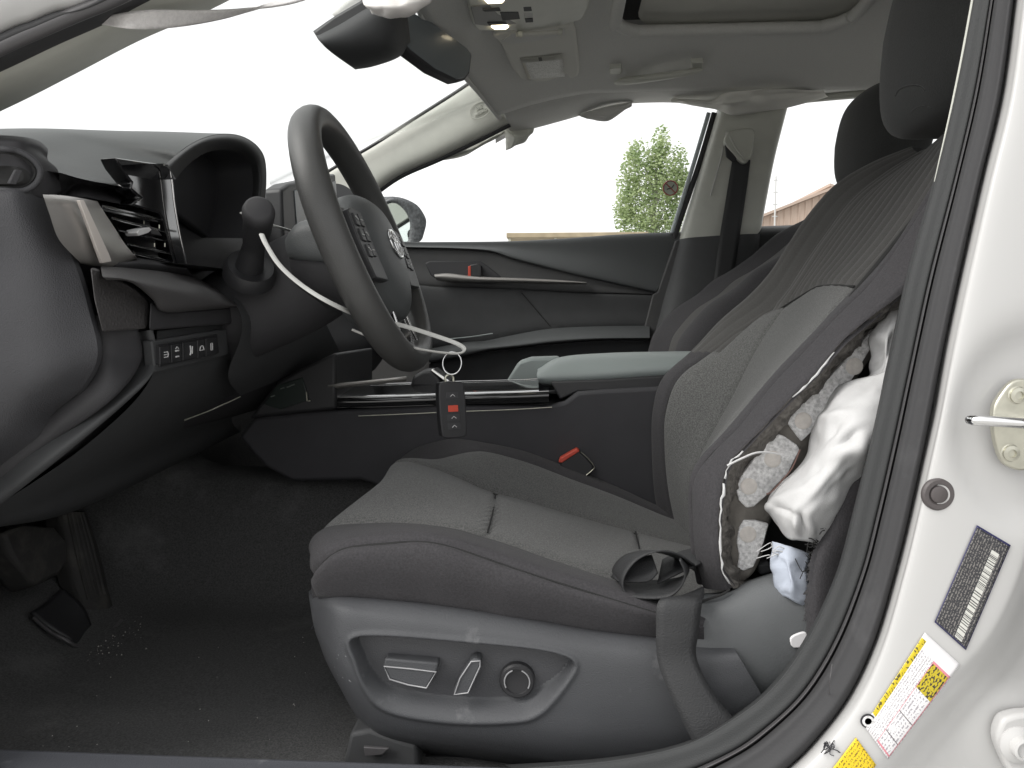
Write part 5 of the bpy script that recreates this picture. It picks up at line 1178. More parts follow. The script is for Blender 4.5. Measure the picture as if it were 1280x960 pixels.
# seat belt webbing: a twisted loop on the cushion, then down over the side
blt = thing('seat_belt', 'black seat belt webbing looped on the cushion and hanging over the seat side', 'seat belt', at(890, 930, .64))
A = [(878, 738, .700), (845, 747, .685), (823, 752, .668), (820, 790, .664), (822, 825, .662), (834, 860, .655), (850, 895, .648), (872, 940, .64)]
B = [(880, 735, .700), (880, 745, .685), (877, 755, .670), (873, 790, .666), (870, 820, .664), (885, 855, .657), (910, 890, .650), (950, 925, .642)]
band('webbing', [at(*p) for p in A], [at(*p) for p in B], M['belt'], blt, .0016, 6, 6, .002)
lp = [(868, 706, .715), (846, 692, .705), (822, 689, .70), (796, 700, .70), (780, 722, .70), (782, 742, .70), (806, 748, .695), (836, 746, .69), (852, 732, .685), (856, 716, .682), (850, 700, .68)]
band('webbing', [at(*p) for p in lp], [at(x + dx_, y + dy_, Y + .045) for (x, y, Y), dx_, dy_ in zip(lp, (4, 0, -8, -14, -14, -6, 0, 4, 6, 4, 0), (10, 6, 0, -6, -10, -16, -22, -22, -14, -8, -4))], M['belt'], blt, .0016, 6, 5)
band('webbing', [at(x, y, Y) for x, y, Y in ((764, 722, .74), (778, 704, .735), (800, 696, .73), (815, 694, .725))], [at(x, y, Y) for x, y, Y in ((772, 726, .715), (792, 728, .712), (812, 726, .71), (822, 716, .71))], M['belt'], blt, .0016, 5, 4)
band('webbing', [at(x, y, Y) for x, y, Y in ((828, 700, .755), (850, 690, .76), (874, 684, .77))], [at(x, y, Y) for x, y, Y in ((822, 730, .72), (850, 716, .72), (876, 704, .725))], M['belt'], blt, .0016, 5, 4)

# airbag cloth spilling out of the tear
def cloth(parent, name, rowsx, m, seed, amp=.004, cells=(4, 5), nu=8, nv=8, thick=.001, amp2=.0008, dents=(), ridge=1.3):
    G = dense([[at(*p) for p in r] for r in rowsx], nu, nv); N = gnormals(G)
    e = np.sin(np.linspace(0, math.pi, G.shape[0]))[:, None] * .8 + .2
    G = G + N * ((-amp * ridge * np.abs(smoothnoise(G.shape[:2], cells, seed + 5)) + amp * smoothnoise(G.shape[:2], cells, seed) + amp2 * smoothnoise(G.shape[:2], (cells[0] * 3, cells[1] * 3), seed + 1)) * e)[..., None]
    if len(dents):
        P = proj(G)
        for (x, y, rx, ry, an, dp) in dents:
            c_, s_ = math.cos(math.radians(an)), math.sin(math.radians(an)); dx, dy = P[..., 0] - x, P[..., 1] - y
            q_ = ((dx * c_ + dy * s_) / rx) ** 2 + ((-dx * s_ + dy * c_) / ry) ** 2; G = G + N * (dp * np.exp(-q_))[..., None]
    return gobj(name, G, m, parent, thick)
ab = thing('seat_airbag', 'crumpled white airbag cloth bulging out of the torn seat side', 'airbag', at(1000, 680, .70))
cloth(ab, 'airbag_cloth', [[(1150, 455, .72), (1120, 462, .71), (1085, 470, .715), (1055, 480, .73), (1036, 494, .76)],
     [(1150, 490, .70), (1115, 490, .685), (1080, 496, .685), (1045, 508, .70), (1026, 520, .745)],
     [(1140, 530, .69), (1105, 530, .668), (1068, 532, .665), (1035, 545, .685), (1010, 550, .735)],
     [(1125, 570, .69), (1085, 572, .668), (1050, 572, .662), (1018, 582, .68), (992, 588, .73)],
     [(1090, 615, .70), (1060, 610, .675), (1030, 612, .664), (995, 615, .675), (963, 622, .725)],
     [(1060, 655, .70), (1038, 648, .68), (1010, 645, .668), (980, 642, .68), (955, 632, .72)],
     [(1040, 690, .71), (1022, 680, .69), (1002, 676, .685), (984, 672, .695), (968, 652, .735)]], M['airbag'], 21, .0028, (5, 4), 12, 12, .001, .0011, [(1060, 548, 22, 8, -28, -.008), (1045, 520, 26, 6, -12, .005), (1075, 562, 10, 16, 20, .006), (1003, 655, 4, 11, -15, -.007), (996, 655, 4, 12, -15, .005), (1012, 658, 5, 12, -20, .005), (985, 640, 20, 4, 25, -.003), (1030, 600, 30, 5, -50, .003), (1020, 560, 6, 22, 30, -.003), (975, 625, 5, 22, 60, .004)], .2)
cloth(ab, 'airbag_cloth', [[(1140, 375, .735), (1115, 385, .73), (1100, 395, .74)], [(1135, 410, .72), (1108, 415, .715), (1088, 428, .735)], [(1130, 450, .715), (1105, 452, .712), (1083, 462, .735)], [(1125, 485, .72), (1095, 485, .72), (1070, 482, .745)]], M['airbag'], 31, .004, (4, 4))
cloth(ab, 'airbag_scrap', [[(964, 676, .715), (985, 682, .70), (1012, 692, .705)], [(963, 700, .705), (985, 705, .688), (1014, 712, .695)], [(965, 726, .705), (988, 730, .685), (1012, 738, .695)], [(970, 742, .71), (988, 750, .695), (1010, 760, .70)]], M['airbag_blue'], 41, .004, (3, 3))
for i in range(7):
    p = at(random.uniform(960, 985), random.uniform(674, 700), .700)
    tube('loose_thread', [p, p + V(random.uniform(-.012, .002), -.001, random.uniform(-.004, .004)), p + V(random.uniform(-.016, .0), 0, random.uniform(-.008, .006))], .0004, M['airbag'], ab, 4, n=3)
tube('stitching', [at(x, y, .718) for x, y in ((1000, 562), (990, 585), (978, 600), (965, 614), (958, 618))], .0008, mat('brown_thread', (.12, .07, .06), .9), ab, 5)
tube('loose_thread', [at(909, 582, .70), at(925, 574, .698), at(945, 566, .70), at(965, 566, .71), at(985, 570, .72)], .0010, M['airbag'], ab, 5)

# ================================================================ PASSENGER SEAT
ps = thing('passenger_seat', 'dark cloth passenger seat set back behind the driver seat', 'car seat', (.35, 1.70, .3))
K1 = [(836, 470), (845, 433), (856, 413), (884, 382), (918, 360), (943, 338), (974, 320), (1008, 296), (1048, 262), (1090, 240)]
base = [at(x, y, 1.50) for x, y in K1]
pr = []
for yq, dx in ((1.44, .09), (1.455, .02), (1.50, 0), (1.56, .035), (1.70, .055), (1.84, .035), (1.90, 0), (1.945, .02), (1.96, .09)):
    pr.append([V(p.x + dx, yq, p.z) for p in base])
quilt(pr, [(0, 3, 'backrest_bolster', M['bolster']), (3, 5, 'backrest_insert', M['ribbed']), (5, 8, 'backrest_bolster', M['bolster'])], ps, 4, 5, groove=.004, gw=.006)
patch('back_shell', [[V(p.x + d, yq, p.z) for p in base] for yq, d in ((1.44, .09), (1.50, .15), (1.70, .16), (1.90, .15), (1.96, .09))], M['trim_dark'], ps, 4, 4)
headrest(ps, V(.668, 1.70, 1.112), .072, .135, .100, .14, M['headrest'])
for yq in (1.64, 1.76): tube('headrest_post', [V(.68, yq, .98), V(.67, yq, 1.06)], .006, M['steel'], ps, 10)
psc = [[V(x, yq, z + dz) for x, z in ((-.02, .40), (-.06, .47), (-.03, .53), (.1, .535), (.25, .50), (.40, .47))] for yq, dz in ((1.44, -.06), (1.46, .0), (1.52, .012), (1.70, -.005), (1.88, .012), (1.95, 0), (1.965, -.06))]
patch('cushion', psc, M['bolster'], ps, 5, 5)
tube('belt_buckle_tongue', [at(880, 364, 1.93), at(890, 366, 1.93), at(893, 376, 1.93)], .004, M['steel'], ps, 8)
# rear bench far behind
rb_ = thing('rear_bench', 'dark rear bench seat behind the front seats', 'bench seat', (1.2, 1.33, .3))
patch('bench_cushion', [[V(x, y, z) for x, z in ((.95, .35), (.93, .52), (1.0, .56), (1.3, .52), (1.42, .5))] for y in (.72, 1.0, 1.33, 1.66, 1.95)], M['bolster'], rb_, 4, 4)
patch('bench_backrest', [[V(x, y, z) for x, z in ((1.36, .48), (1.38, .6), (1.47, .85), (1.5, .93), (1.58, .92))] for y in (.72, 1.0, 1.33, 1.66, 1.95)], M['bolster'], rb_, 4, 4)

# ================================================================ PASSENGER DOOR
dr = bpy.data.objects.new('passenger_door', None); COL.objects.link(dr); dr.parent = car; dr.matrix_parent_inverse = Matrix.Translation(-BASE[car]); dr.empty_display_size = .05
lab(dr, 'dark passenger door panel with silver pull handle')
top = [(400, 300), (515, 303), (560, 303), (636, 302), (700, 298.5), (774, 293), (843, 290), (860, 289)]
mid = [(400, 306), (521, 309), (565, 310), (612, 313), (642, 322), (699, 336), (739, 345), (821, 363)]
def Yr(px, Y): return [at(x, y, Y) for x, y in px]
low_in = [(400, 308), (521, 311), (565, 312), (611, 315), (641, 324), (698, 338), (738, 347), (820, 365)]
def lerpr(A, B, t): return [a.lerp(b, t) for a, b in zip(A, B)]
tA, tB = Yr(top, 2.035), Yr(mid, 1.985)
patch('upper_pad', [[p + V(0, .03, -.006) for p in tA], tA, lerpr(tA, tB, .25) and [p + V(0, -.012, .002) for p in lerpr(tA, tB, .18)], [p + V(0, .004, 0) for p in lerpr(tA, tB, .6)], tB, [p + V(0, .03, -.004) for p in tB]], M['door_soft'], dr, 5, 6)
# main skin below
skT = Yr(low_in, 2.0); skM = Yr([(400, 345), (536, 357), (570, 358), (639, 361), (660, 362), (700, 364), (745, 366), (818, 368)], 2.0)
patch('middle_panel', [[p + V(0, .02, .01) for p in skT], skT, lerpr(skT, skM, .5), skM, [p + V(0, .02, -.004) for p in skM]], M['door'], dr, 5, 5)
inT = Yr([(400, 349), (536, 360), (570, 361), (639, 363.5), (660, 364.5), (700, 366.5), (745, 368.5), (816, 370)], 1.995)
inB = Yr([(400, 440), (536, 430), (570, 425), (605, 426), (640, 418), (686, 411), (740, 408), (806, 407)], 1.995)
GI = dense([[p + V(0, .015, .0) for p in inT], inT, lerpr(inT, inB, .5), inB, [p + V(0, .02, -.03) for p in inB]], 8, 8)
dI = polydist(proj(GI), [(652, 366), (670, 387), (689, 409)])
GI = GI - gnormals(GI) * (.004 * np.exp(-(dI / 1.8) ** 2))[..., None]
gobj('door_insert', GI, M['door_dark'], dr)
tube('insert_seam', [at(652, 366, 1.9945), at(670, 387, 1.9945), at(688, 408, 1.9945)], .0012, M['seam'], dr, 6)
plate('rear_border', Yr([(822, 365), (845, 300), (852, 300), (838, 350), (828, 400), (820, 450), (800, 450), (806, 408), (816, 368)], 1.985), (0, .04, 0), M['door'], dr, .003)
# armrest ledge and pocket below
arT = Yr([(536, 436), (580, 428), (606, 426), (640, 419), (686, 411), (740, 408), (812, 407)], 1.99)
arN = Yr([(536, 440), (580, 432), (610, 431), (645, 427), (690, 421), (745, 419), (812, 419)], 1.925)
arB = Yr([(536, 452), (580, 444), (612, 437), (650, 433), (692, 428), (745, 424), (812, 423)], 1.915)
arL = Yr([(536, 462), (580, 455), (615, 450), (655, 446), (695, 443), (745, 440), (812, 439)], 1.95)
patch('armrest', [arT, arN, arB, [p + V(0, .03, -.004) for p in arB]], M['door_soft'], dr, 5, 5)
patch('lower_panel', [[p + V(0, .035, -.003) for p in arB], [p + V(0, .025, -.006) for p in arB], arL, [p + V(0, .01, -.12) for p in arL], [p + V(0, .04, -.3) for p in arL]], M['door_dark'], dr, 5, 5)
tube('pocket_line', [at(560, 424, 1.955), at(590, 421, 1.955), at(616, 417, 1.955)], .0022, M['armrest'], dr, 6)
# handle recess, pull bar, lock tab
rcs = plate('handle_recess', Yr([(531, 329), (537, 326), (600, 326), (612, 334), (628, 347), (545, 349), (538, 344)], 1.9975), (0, .006, 0), M['binnacle'], dr, .003)
bT = Yr([(543, 343), (560, 342), (585, 345), (605, 346.5), (650, 348), (700, 350.5), (733, 353)], 1.97)
bB = Yr([(545, 349), (560, 351), (585, 352), (605, 352.5), (650, 353), (700, 354), (733, 354.2)], 1.972)
patch('pull_handle', [[p + V(0, .02, .002) for p in bT], bT, [p + V(0, -.006, 0) for p in lerpr(bT, bB, .5)], bB, [p + V(0, .02, -.002) for p in bB]], M['silver'], dr, 5, 4)
lk = plate('lock_tab', Yr([(587, 331), (597, 329), (602, 332), (602, 346), (587, 346)], 1.975), (0, .02, 0), M['black'], dr, .003)
plate('lock_marker', Yr([(585, 333), (588.5, 332), (588.5, 346), (585, 346)], 1.974), (0, .015, 0), M['red'], dr, .001)
tube('panel_line', [at(536, 358, 1.998), at(590, 359.5, 1.998), at(639, 361.5, 1.998)], .0016, M['seam'], dr, 6)

# exterior mirror beyond the passenger window
em = thing('wing_mirror', 'dark speckled passenger wing mirror beyond the side window', 'wing mirror', at(505, 302, 2.2))
mo = [(478, 252), (490, 246), (505, 248), (521, 256), (530, 268), (533, 278), (530, 292), (526, 301), (515, 304), (480, 304)]
mG = [[at(x, y, 2.24) + V(-.09, 0, 0) for x, y in mo], [at(x, y, 2.22) + V(-.05, 0, 0) for x, y in mo], [at(x, y, 2.19) for x, y in mo]]
mi = [(476, 256), (488, 251.5), (500, 255), (509, 263), (514, 272), (516, 281), (515, 292), (513, 301), (505, 306), (480, 306)]
patch('mirror_housing', mG + [[at(x, y, 2.185) for x, y in mi], [at(x, y, 2.20) + V(-.008, 0, 0) for x, y in mi]], mat('speckled_black', (.07, .075, .08), .5, bump=.8, bscale=180, var=.5, vscale=160), em, 3, 4)
ngon('mirror_glass', [at(x, y, 2.20) + V(-.006, 0, 0) for x, y in mi], M['mirror'], em)

# ================================================================ ROOF FITTINGS
def roofpt(px, py, dz=0.0):
    p = atZ(px, py, 1.30)
    for _ in range(12):
        zz = hz(min(max(p.x, -.3), 1.5), min(max(p.y, .72), 1.92)) + dz; p = atZ(px, py, zz)
    return p
oc = thing('overhead_console', 'pale overhead console with two lit map lamps at the roof front', 'overhead console', roofpt(655, 20))
ocq = [(576, -40), (580, -15), (585, 12), (591, 33), (597, 39), (625, 40), (668, 37.5), (705, 32), (728, 25), (736, 10), (738, -15), (738, -40)]
plate('console_shell', [roofpt(x, y, -.016) for x, y in ocq], (0, 0, .022), M['lining_plastic'], oc, .006)
plate('switch_panel', [roofpt(x, y, -.0185) for x, y in ((588, 9), (608, 5), (668, 4), (681, 9), (682, 22), (672, 29), (612, 33), (594, 31))], (0, 0, .004), mat('grey_switch_panel', (.20, .20, .19), .5), oc, .0015)
def oplate(nm, px, m, d=-.0215): return plate(nm, [roofpt(x, y, d) for x, y in px], (0, 0, .004), m, oc, .0008)
oplate('slide_switch', [(603, 13), (624, 10), (626, 14), (606, 15)], M['trim_dark']); oplate('slide_switch', [(625, 16), (648, 15), (650, 24), (628, 26)], M['trim_dark'])
oplate('slide_switch', [(609, 29), (632, 28), (634, 31), (611, 32)], M['trim_dark'])
oplate('roof_switch', [(654, 9), (664, 8.5), (665, 14), (655, 14.5)], M['trim_dark']); oplate('roof_switch', [(655, 16), (665, 15.5), (666, 22), (656, 22.5)], M['headliner']); oplate('roof_switch', [(656, 23.5), (666, 23), (666.5, 28), (657, 28.5)], M['trim_dark'])
oplate('map_lamp', [(606, 1), (610, -4), (628, -4), (631, 0), (628, 4), (610, 5)], M['lamp'], -.022); oplate('map_lamp', [(614, 34), (618, 32), (633, 32), (636, 34), (632, 37), (618, 37)], M['lamp'], -.022)

vz = thing('sun_visor', 'pale folded sun visor with printed label on the passenger side', 'sun visor', roofpt(680, 70))
vq_ = [(617, 44), (626, 57), (637, 80), (646, 95), (656, 101), (689, 103.5), (714, 100), (724, 92), (722, 62), (717, 34), (700, 34), (660, 36)]
plate('visor_board', [roofpt(x, y, -.016) for x, y in vq_], (0, 0, .014), M['visor'], vz, .006, 3)
tube('visor_rod', [roofpt(646, 43, -.022), roofpt(670, 42, -.022), roofpt(700, 40, -.022)], .0045, M['visor'], vz, 10)
plate('rod_recess', [roofpt(x, y, -.0175) for x, y in ((626, 52), (640, 42), (706, 36), (706, 46), (660, 53), (640, 55))], (0, 0, .003), M['headliner'], vz, .001)
for x, y in ((648, 43), (698, 40.5)): cyl('rod_clip', roofpt(x, y, -.026), (1, 0, 0), .006, .008, M['lining_plastic'], vz, 14)
def vislab(k):
    w = (.48, .48, .45); b_ = k['mixc'](_words(k, 40, 34, .52, 17), w, (.30, .30, .28))
    b_ = k['mixc'](k['rect'](0, 1, .78, 1), b_, (.42, .42, .38)); b_ = k['mixc'](k['rect'](.42, .5, .8, .97), b_, (.12, .12, .11)); return k['mixc'](k['rect'](.0, .08, 0, .78), b_, (.42, .40, .33))
vl = quadlabel('visor_label', [roofpt(x, y, -.0205) for x, y in ((650, 73), (703, 68), (706, 96), (660, 99))], printmat('visor_print', vislab), vz, .0002, 4)

gh = thing('grab_handle', 'pale fold-up grab handle above the passenger window', 'grab handle', roofpt(818, 95))
tube('handle_bar', [roofpt(x, y, d) for x, y, d in ((763, 97, -.006), (767, 101, -.02), (785, 101, -.028), (820, 96.5, -.03), (855, 91.5, -.028), (871, 88, -.018), (875, 84, -.004))], [.011, .0115, .012, .0115, .010, .009, .008], M['lining_plastic'], gh, 12, flat=.7)
hrp = [(760, 96), (766, 84), (785, 75), (830, 71), (868, 76), (879, 84), (876, 92), (820, 101), (772, 104)]
plate('handle_recess', [roofpt(x, y, -.0035) for x, y in hrp], (0, .003, .006), M['headliner2'], gh, .001, 3)
for x, y in ((769, 91), (871, 84)): plate('handle_mount', [roofpt(x + dx, y + dy, -.016) for dx, dy in ((-7, -5), (8, -6), (8, 5), (-7, 7))], (0, 0.004, .015), M['lining_plastic'], gh, .003)

# inside mirror and the camera housing ahead of it, both at the windscreen top
im = thing('rear_view_mirror', 'dark frameless rear view mirror hanging below the windscreen header', 'mirror', at(540, 20, 1.33))
mq = [(499, 22), (503, 16), (515, 14), (538, 26), (566, 46), (585, 60), (591, 68), (588, 92), (582, 100), (572, 102), (543, 88), (510, 63), (503, 55)]
def mY(x): return 1.27 + (x - 499) / 92 * .20
mfront = [at(x, y, mY(x)) for x, y in mq]; mdir = V(-.022, .006, -.004)
mcn = sum(mfront, V(0, 0, 0)) / len(mfront)
plate('mirror_body', mfront, mdir, M['dash'], im, .005)
plate('mirror_glass', [mcn + (p - mcn) * .93 - mdir.normalized() * .0012 for p in mfront], mdir * .05, M['mirror_dark'], im, .001)
tube('mirror_stalk', [at(540, 45, 1.36) + V(-.02, 0, 0), at(515, 10, 1.36) + V(-.05, 0, 0), at(495, -15, 1.36) + V(-.08, 0, 0)], .012, M['black'], im, 10)
ch = thing('camera_housing', 'dark plastic sensor housing on the windscreen beside the mirror', 'sensor housing', at(450, 40, 1.33))
hq = [[(392, 40, 1.22), (418, 22, 1.22), (455, 0, 1.22), (480, -15, 1.22)], [(400, 52, 1.20), (430, 40, 1.20), (470, 18, 1.20), (500, 0, 1.21)], [(416, 66, 1.22), (445, 60, 1.215), (485, 48, 1.22), (508, 20, 1.25)], [(440, 83, 1.27), (462, 79, 1.27), (495, 68, 1.27), (512, 50, 1.29)], [(442, 84, 1.33), (466, 80, 1.33), (498, 68, 1.33), (514, 50, 1.34)], [(425, 66, 1.42), (450, 62, 1.42), (490, 48, 1.42), (514, 30, 1.42)]]
patch('housing_shell', [[at(*p) for p in r] for r in hq], M['trim_dark'], ch, 5, 5, .003)
plate('housing_side', [at(x, y, 1.205) for x, y in ((392, 40), (416, 22), (454, 0), (470, 5), (430, 42), (404, 53))], (0, .02, 0), M['black'], ch, .003)
patch('dotted_band', [[at(x, y, 1.3) for x, y in ((415, 18), (430, 4), (445, -6))], [at(x, y, 1.3) for x, y in ((425, 26), (440, 14), (455, 4))]], M['headliner'], ch, 3, 3, .001)

# ================================================================ CURTAIN AIRBAGS AND STRAPS
cb = thing('curtain_airbag', 'pale curtain airbag cloth drooping from the passenger roof edge above the pillar', 'airbag', at(930, 140, 1.93), 'curtain airbag cloth along the far roof edge')
cloth(cb, 'airbag_cloth', [[(838, 123, 1.90), (866, 124, 1.89), (890, 124, 1.88), (908, 116, 1.84), (940, 113, 1.835), (975, 112, 1.83), (1030, 114, 1.86)], [(840, 126, 1.89), (868, 128, 1.88), (892, 130, 1.87), (910, 130, 1.845), (940, 126, 1.845), (978, 122, 1.85), (1030, 117, 1.87)], [(842, 128, 1.92), (870, 133, 1.91), (895, 137, 1.90), (918, 145, 1.88), (945, 141, 1.88), (983, 135, 1.885), (1035, 121, 1.90)]], mat('curtain_airbag_cloth', (.80, .79, .74), .85, bump=.35, bscale=900), 51, .004, (3, 7))  # cloth colour paler than the seat airbag's
cb2 = thing('curtain_airbag', 'small fold of pale airbag cloth under the roof rail near the grab handle', 'airbag', at(755, 145, 1.93), 'curtain airbag cloth along the far roof edge')
cloth(cb2, 'airbag_cloth', [[(722, 143, 1.935), (750, 135, 1.93), (792, 126, 1.935)], [(730, 147, 1.925), (758, 143, 1.915), (788, 130, 1.93)], [(738, 149, 1.935), (760, 151, 1.93), (784, 135, 1.935)]], M['headliner'], 61, .003, (2, 3))
cb3 = thing('curtain_airbag', 'torn tail of pale airbag cloth hanging from the windscreen pillar top', 'airbag', at(640, 190, 1.94), 'curtain airbag cloth along the far roof edge')
cloth(cb3, 'airbag_cloth', [[(626, 150, 1.94), (640, 158, 1.93), (668, 158, 1.94)], [(630, 166, 1.93), (645, 170, 1.915), (666, 168, 1.935)], [(632, 188, 1.935), (640, 185, 1.925), (655, 178, 1.94)]], M['lining_plastic'], 71, .004, (3, 3))
cloth(cb3, 'airbag_fold', [[(545, 196, 1.965), (575, 184, 1.955), (605, 171, 1.95), (634, 158, 1.94)], [(548, 200, 1.95), (578, 190, 1.94), (606, 178, 1.935), (634, 163, 1.93)], [(550, 202, 1.96), (582, 194, 1.95), (608, 180, 1.945), (634, 165, 1.94)]], M['lining_plastic'], 81, .003, (2, 6))
stp = thing('airbag_strap', 'pale grey cloth strap stretched from the driver windscreen pillar', 'strap', at(150, 34, .64))
band('strap_web', [at(x, y, Y) for x, y, Y in ((115, 26, .66), (150, 17, .64), (190, 12, .65), (240, 13, .68), (290, 12, .72), (322, 8, .76), (345, -2, .80), (370, -20, .85))], [at(x, y, Y) for x, y, Y in ((118, 29, .66), (152, 35, .64), (180, 36.5, .65), (225, 33, .68), (275, 24, .72), (320, 12, .76), (370, 3, .80), (420, -15, .85))], M['strap'], stp, .0015, 6, 6)
hb = thing('hanging_airbag', 'pale rolled airbag end hanging at the top above the mirror', 'airbag', at(490, 22, .95))
cloth(hb, 'airbag_roll', [[(455, -30, .99), (500, -30, .99), (560, -30, 1.0)], [(452, -5, .95), (500, -8, .94), (550, -12, .96)], [(455, 8, .94), (498, 8, .92), (540, 2, .95)], [(464, 18, .955), (492, 22, .945), (528, 10, .965)], [(466, 14, .98), (494, 18, .98), (530, 6, .99)]], mat('airbag_pale', (.74, .71, .69), .85, bump=.3, bscale=900), 91, .003, (3, 4))

# belt guide and webbing on the passenger pillar
bg_ = thing('belt_guide', 'pale belt guide with black webbing on the passenger centre pillar', 'seat belt', at(912, 300, 1.95))
patch('belt_webbing', [[at(x, y, Y) for x, y, Y in ((916, 196, 1.945), (908, 245, 1.955), (899, 300, 1.95), (893, 345, 1.94), (886, 392, 1.93), (876, 460, 1.93))], [at(x, y, Y) for x, y, Y in ((938, 200, 1.945), (932, 245, 1.955), (924, 300, 1.95), (917, 345, 1.94), (910, 392, 1.93), (900, 460, 1.93))]], M['belt'], bg_, 5, 4, .0016)
plate('guide_cover', [at(x, y, 1.935) for x, y in ((913, 163), (940, 160), (944, 172), (940, 190), (934, 203), (926, 203), (916, 192), (906, 180), (907, 170))], (0, .02, 0), M['lining_plastic'], bg_, .004, 3)
plate('guide_slot', [at(x, y, 1.937) for x, y in ((906, 178), (911, 180), (922, 196), (918, 204), (908, 196))], (0, .006, 0), M['black'], bg_, .002)
tube('guide_ring', [at(x, y, 1.932) for x, y in ((912, 170), (920, 185), (930, 198), (938, 196), (941, 178))], .003, M['lining_plastic'], bg_, 8)
tube('pillar_groove', [at(908, 164, 1.943), at(902, 195, 1.95), at(888, 245, 1.965)], .0018, M['headliner'], car, 6)
bx_ = thing('belt_anchor', 'dark belt buckle tongue on the webbing beside the passenger pillar', 'belt buckle', at(905, 372, 1.92))
plate('tongue', [at(x, y, 1.92) for x, y in ((880, 362), (918, 359), (920, 370), (900, 373), (882, 371))], (0, .012, 0), M['black'], bx_, .003)
tube('tongue_metal', [at(884, 366, 1.917), at(884, 372, 1.917), at(892, 374, 1.917)], .0025, M['steel'], bx_, 8)

# ================================================================ OUTSIDE: tree, sheds, pole
def at_far(px, py, Y): return at(px, py, Y)
TY = 34.0
trm = thing('birch_tree', 'light green birch tree seen through the passenger side window', 'tree', V(at(818, 300, TY).x, TY, 0))
tb_ = V(at(818, 300, TY).x, TY, 0)
bark = mat('birch_bark', (.45, .44, .40), .8, var=.4, vscale=3)
topz = at(825, 160, TY).z
tr_ = tube('trunk', [tb_, tb_ + V(.1, 0, 2), tb_ + V(-.05, 0.1, 4.5), tb_ + V(.1, 0, topz - .8)], [.20, .16, .11, .03], bark, trm, 9)
leafm = bpy.data.materials.new('birch_leaf'); leafm.use_nodes = True
_nt = leafm.node_tree; _b = _nt.nodes['Principled BSDF']; _b.inputs['Roughness'].default_value = .6
_oi = _nt.nodes.new('ShaderNodeTexCoord'); _nz = _nt.nodes.new('ShaderNodeTexNoise'); _nz.inputs['Scale'].default_value = 1.6; _nz.inputs['Detail'].default_value = 5
_rp = _nt.nodes.new('ShaderNodeValToRGB'); _rp.color_ramp.elements[0].position = .35; _rp.color_ramp.elements[0].color = (.26, .35, .16, 1); _rp.color_ramp.elements[1].position = .65; _rp.color_ramp.elements[1].color = (.46, .54, .30, 1)
_nt.links.new(_oi.outputs['Object'], _nz.inputs['Vector']); _nt.links.new(_nz.outputs[0], _rp.inputs[0]); _nt.links.new(_rp.outputs[0], _b.inputs['Base Color'])
_tl = _nt.nodes.new('ShaderNodeBsdfTranslucent'); _mx = _nt.nodes.new('ShaderNodeMixShader'); _mx.inputs[0].default_value = .4
_nt.links.new(_rp.outputs[0], _tl.inputs[0]); _nt.links.new(_b.outputs[0], _mx.inputs[1]); _nt.links.new(_tl.outputs[0], _mx.inputs[2]); _nt.links.new(_mx.outputs[0], _nt.nodes['Material Output'].inputs[0])
lv = []; lf = []; sc1 = TY / 960
lobes = [(826, 176, 13, 22), (798, 205, 20, 34), (830, 215, 22, 40), (850, 212, 12, 34), (785, 235, 16, 36), (812, 245, 30, 40), (845, 250, 16, 40), (780, 262, 15, 26), (800, 278, 28, 26), (838, 282, 24, 26), (822, 195, 14, 24), (812, 320, 44, 32), (856, 232, 8, 20), (792, 190, 9, 14)]
for (cx, cy, rx, ry) in lobes:
    c = at(cx, cy, TY); a, b_ = rx * sc1, ry * sc1
    for k in range(int(rx * ry * 1.5)):
        u = rng.standard_normal(3); u /= np.linalg.norm(u); r_ = rng.random() ** .45
        p = np.array(tuple(c)) + u * r_ * np.array([a, a * 1.1, b_])
        p[2] -= rng.random() * .25
        n = rng.standard_normal(3); n /= np.linalg.norm(n); t_ = np.cross(n, [0, 0, 1]); t_ /= max(np.linalg.norm(t_), 1e-6); w_ = np.cross(n, t_); s_ = rng.uniform(.045, .085)
        i0 = len(lv); lv += [tuple(p + t_ * s_), tuple(p + w_ * s_ * .7), tuple(p - t_ * s_), tuple(p - w_ * s_ * .7)]; lf.append((i0, i0 + 1, i0 + 2, i0 + 3))
obj('crown', lv, lf, leafm, trm, False)
for cx, cy, rx, ry in lobes[:11]:
    e_ = at(cx, cy, TY); tube('limb', [V(tb_.x, TY, max(2.2, e_.z - 1.6)), (V(tb_.x, TY, e_.z - .6) + e_) / 2, e_], [.05, .03, .012], bark, trm, 6, n=4)

SY = 26.0
sh_ = thing('flat_roof_shed', 'low shed with a flat brown roof edge beyond the passenger window', 'shed', V(at(700, 300, SY).x, SY, 0))
p0, p1 = at(633, 291, SY), at(790, 291, SY + 6)
rz = p0.z
plate('roof_slab', [V(p0.x, SY, rz), V(p1.x, SY, rz), V(p1.x, SY, rz - .16), V(p0.x, SY, rz - .16)], (0, 7, 0), mat('shed_fascia', (.34, .28, .19), .8, var=.2, vscale=2), sh_, .02)
box('shed_post', (p0.x + .05, SY + .2, 0), (p0.x + .13, SY + .28, rz - .16), M['steel'], sh_)
box('shed_post', (p0.x + 1.6, SY + .2, 0), (p0.x + 1.68, SY + .28, rz - .16), M['steel'], sh_)
box('shed_post', (p1.x - .13, SY + .2, 0), (p1.x - .05, SY + .28, rz - .16), M['steel'], sh_)
box('shed_wall', (p0.x + .3, SY + 4.5, 0), (p1.x - .1, SY + 6.8, rz - .16), mat('shed_wall', (.62, .60, .56), .85, var=.1, vscale=1), sh_)

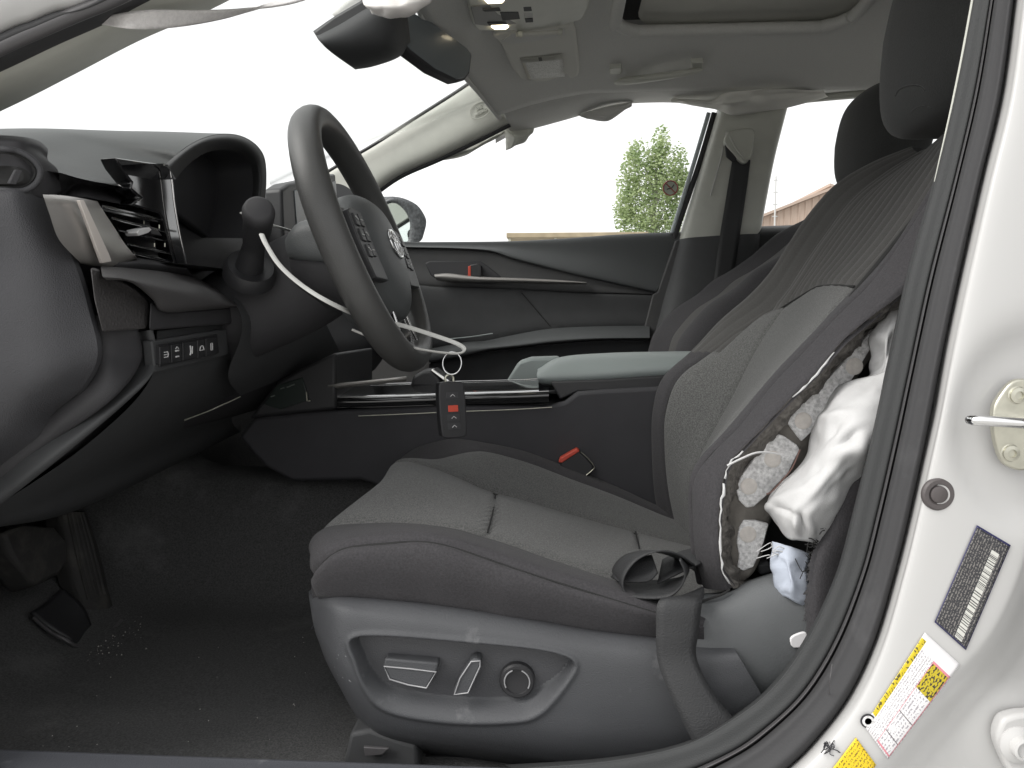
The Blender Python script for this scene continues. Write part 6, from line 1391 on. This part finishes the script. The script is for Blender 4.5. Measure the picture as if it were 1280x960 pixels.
HY = 40.0
hs_ = thing('brick_building', 'brown brick building with pitched gable roof beyond the rear door', 'building', V(at(1010, 300, HY).x, HY, 0))
bm_ = bpy.data.materials.new('brown_cladding'); bm_.use_nodes = True; _n = bm_.node_tree
_tc = _n.nodes.new('ShaderNodeTexCoord'); _br = _n.nodes.new('ShaderNodeTexNoise'); _mp = _n.nodes.new('ShaderNodeMapping'); _mp.inputs['Scale'].default_value = (5, 1, .3); _n.links.new(_tc.outputs['Object'], _mp.inputs[0]); _n.links.new(_mp.outputs[0], _br.inputs['Vector'])
_cr = _n.nodes.new('ShaderNodeValToRGB'); _cr.color_ramp.elements[0].color = (.42, .32, .26, 1); _cr.color_ramp.elements[1].color = (.56, .45, .38, 1)
_n.links.new(_br.outputs[0], _cr.inputs[0]); _n.links.new(_cr.outputs[0], _n.nodes['Principled BSDF'].inputs['Base Color']); _n.nodes['Principled BSDF'].inputs['Roughness'].default_value = .85
g0, g1, g2 = at(948, 274, HY), at(1042, 237, HY), at(1140, 274, HY)
gable = [V(g0.x, HY, 0), V(g2.x, HY, 0), V(g2.x, HY, g2.z), V(g1.x, HY, g1.z), V(g0.x, HY, g0.z)]
plate('gable_wall', gable, (0, 14, 0), bm_, hs_)
for a, b_ in ((g0, g1), (g1, g2)):
    dx = (b_ - a).normalized(); 
    plate('roof_plane', [a - dx * .3 + V(0, -.3, .02), b_ + V(0, -.3, .02), b_ + V(0, -.3, .16), a - dx * .3 + V(0, -.3, .16)], (0, 14.6, 0), mat('roof_tile', (.46, .36, .30), .8), hs_)
xx_ = g0.x + .25
while xx_ < g2.x:
    zt = g0.z + (g1.z - g0.z) * min(1, (xx_ - g0.x) / (g1.x - g0.x)) if xx_ < g1.x else g1.z + (g2.z - g1.z) * (xx_ - g1.x) / (g2.x - g1.x)
    box('cladding_rib', (xx_, HY - .05, 0), (xx_ + .06, HY - .003, zt - .02), bm_, hs_); xx_ += .34
box('wall_base_band', (g0.x, HY - .06, 1.0), (g2.x, HY - .051, 1.3), bm_, hs_)
po = thing('mast', 'thin pale mast standing in front of the brown building', 'mast', V(at(969, 300, 30).x, 30, 0))
pt = at(970, 220, 30); tube('mast_pole', [V(pt.x, 30, 0), pt], .03, M['white_metal'], po, 8, n=1)
for k in range(4): tube('cross_piece', [V(pt.x - .09, 30, pt.z - .15 - .45 * k), V(pt.x + .09, 30, pt.z - .15 - .45 * k)], .02, M['white_metal'], po, 6, n=1)
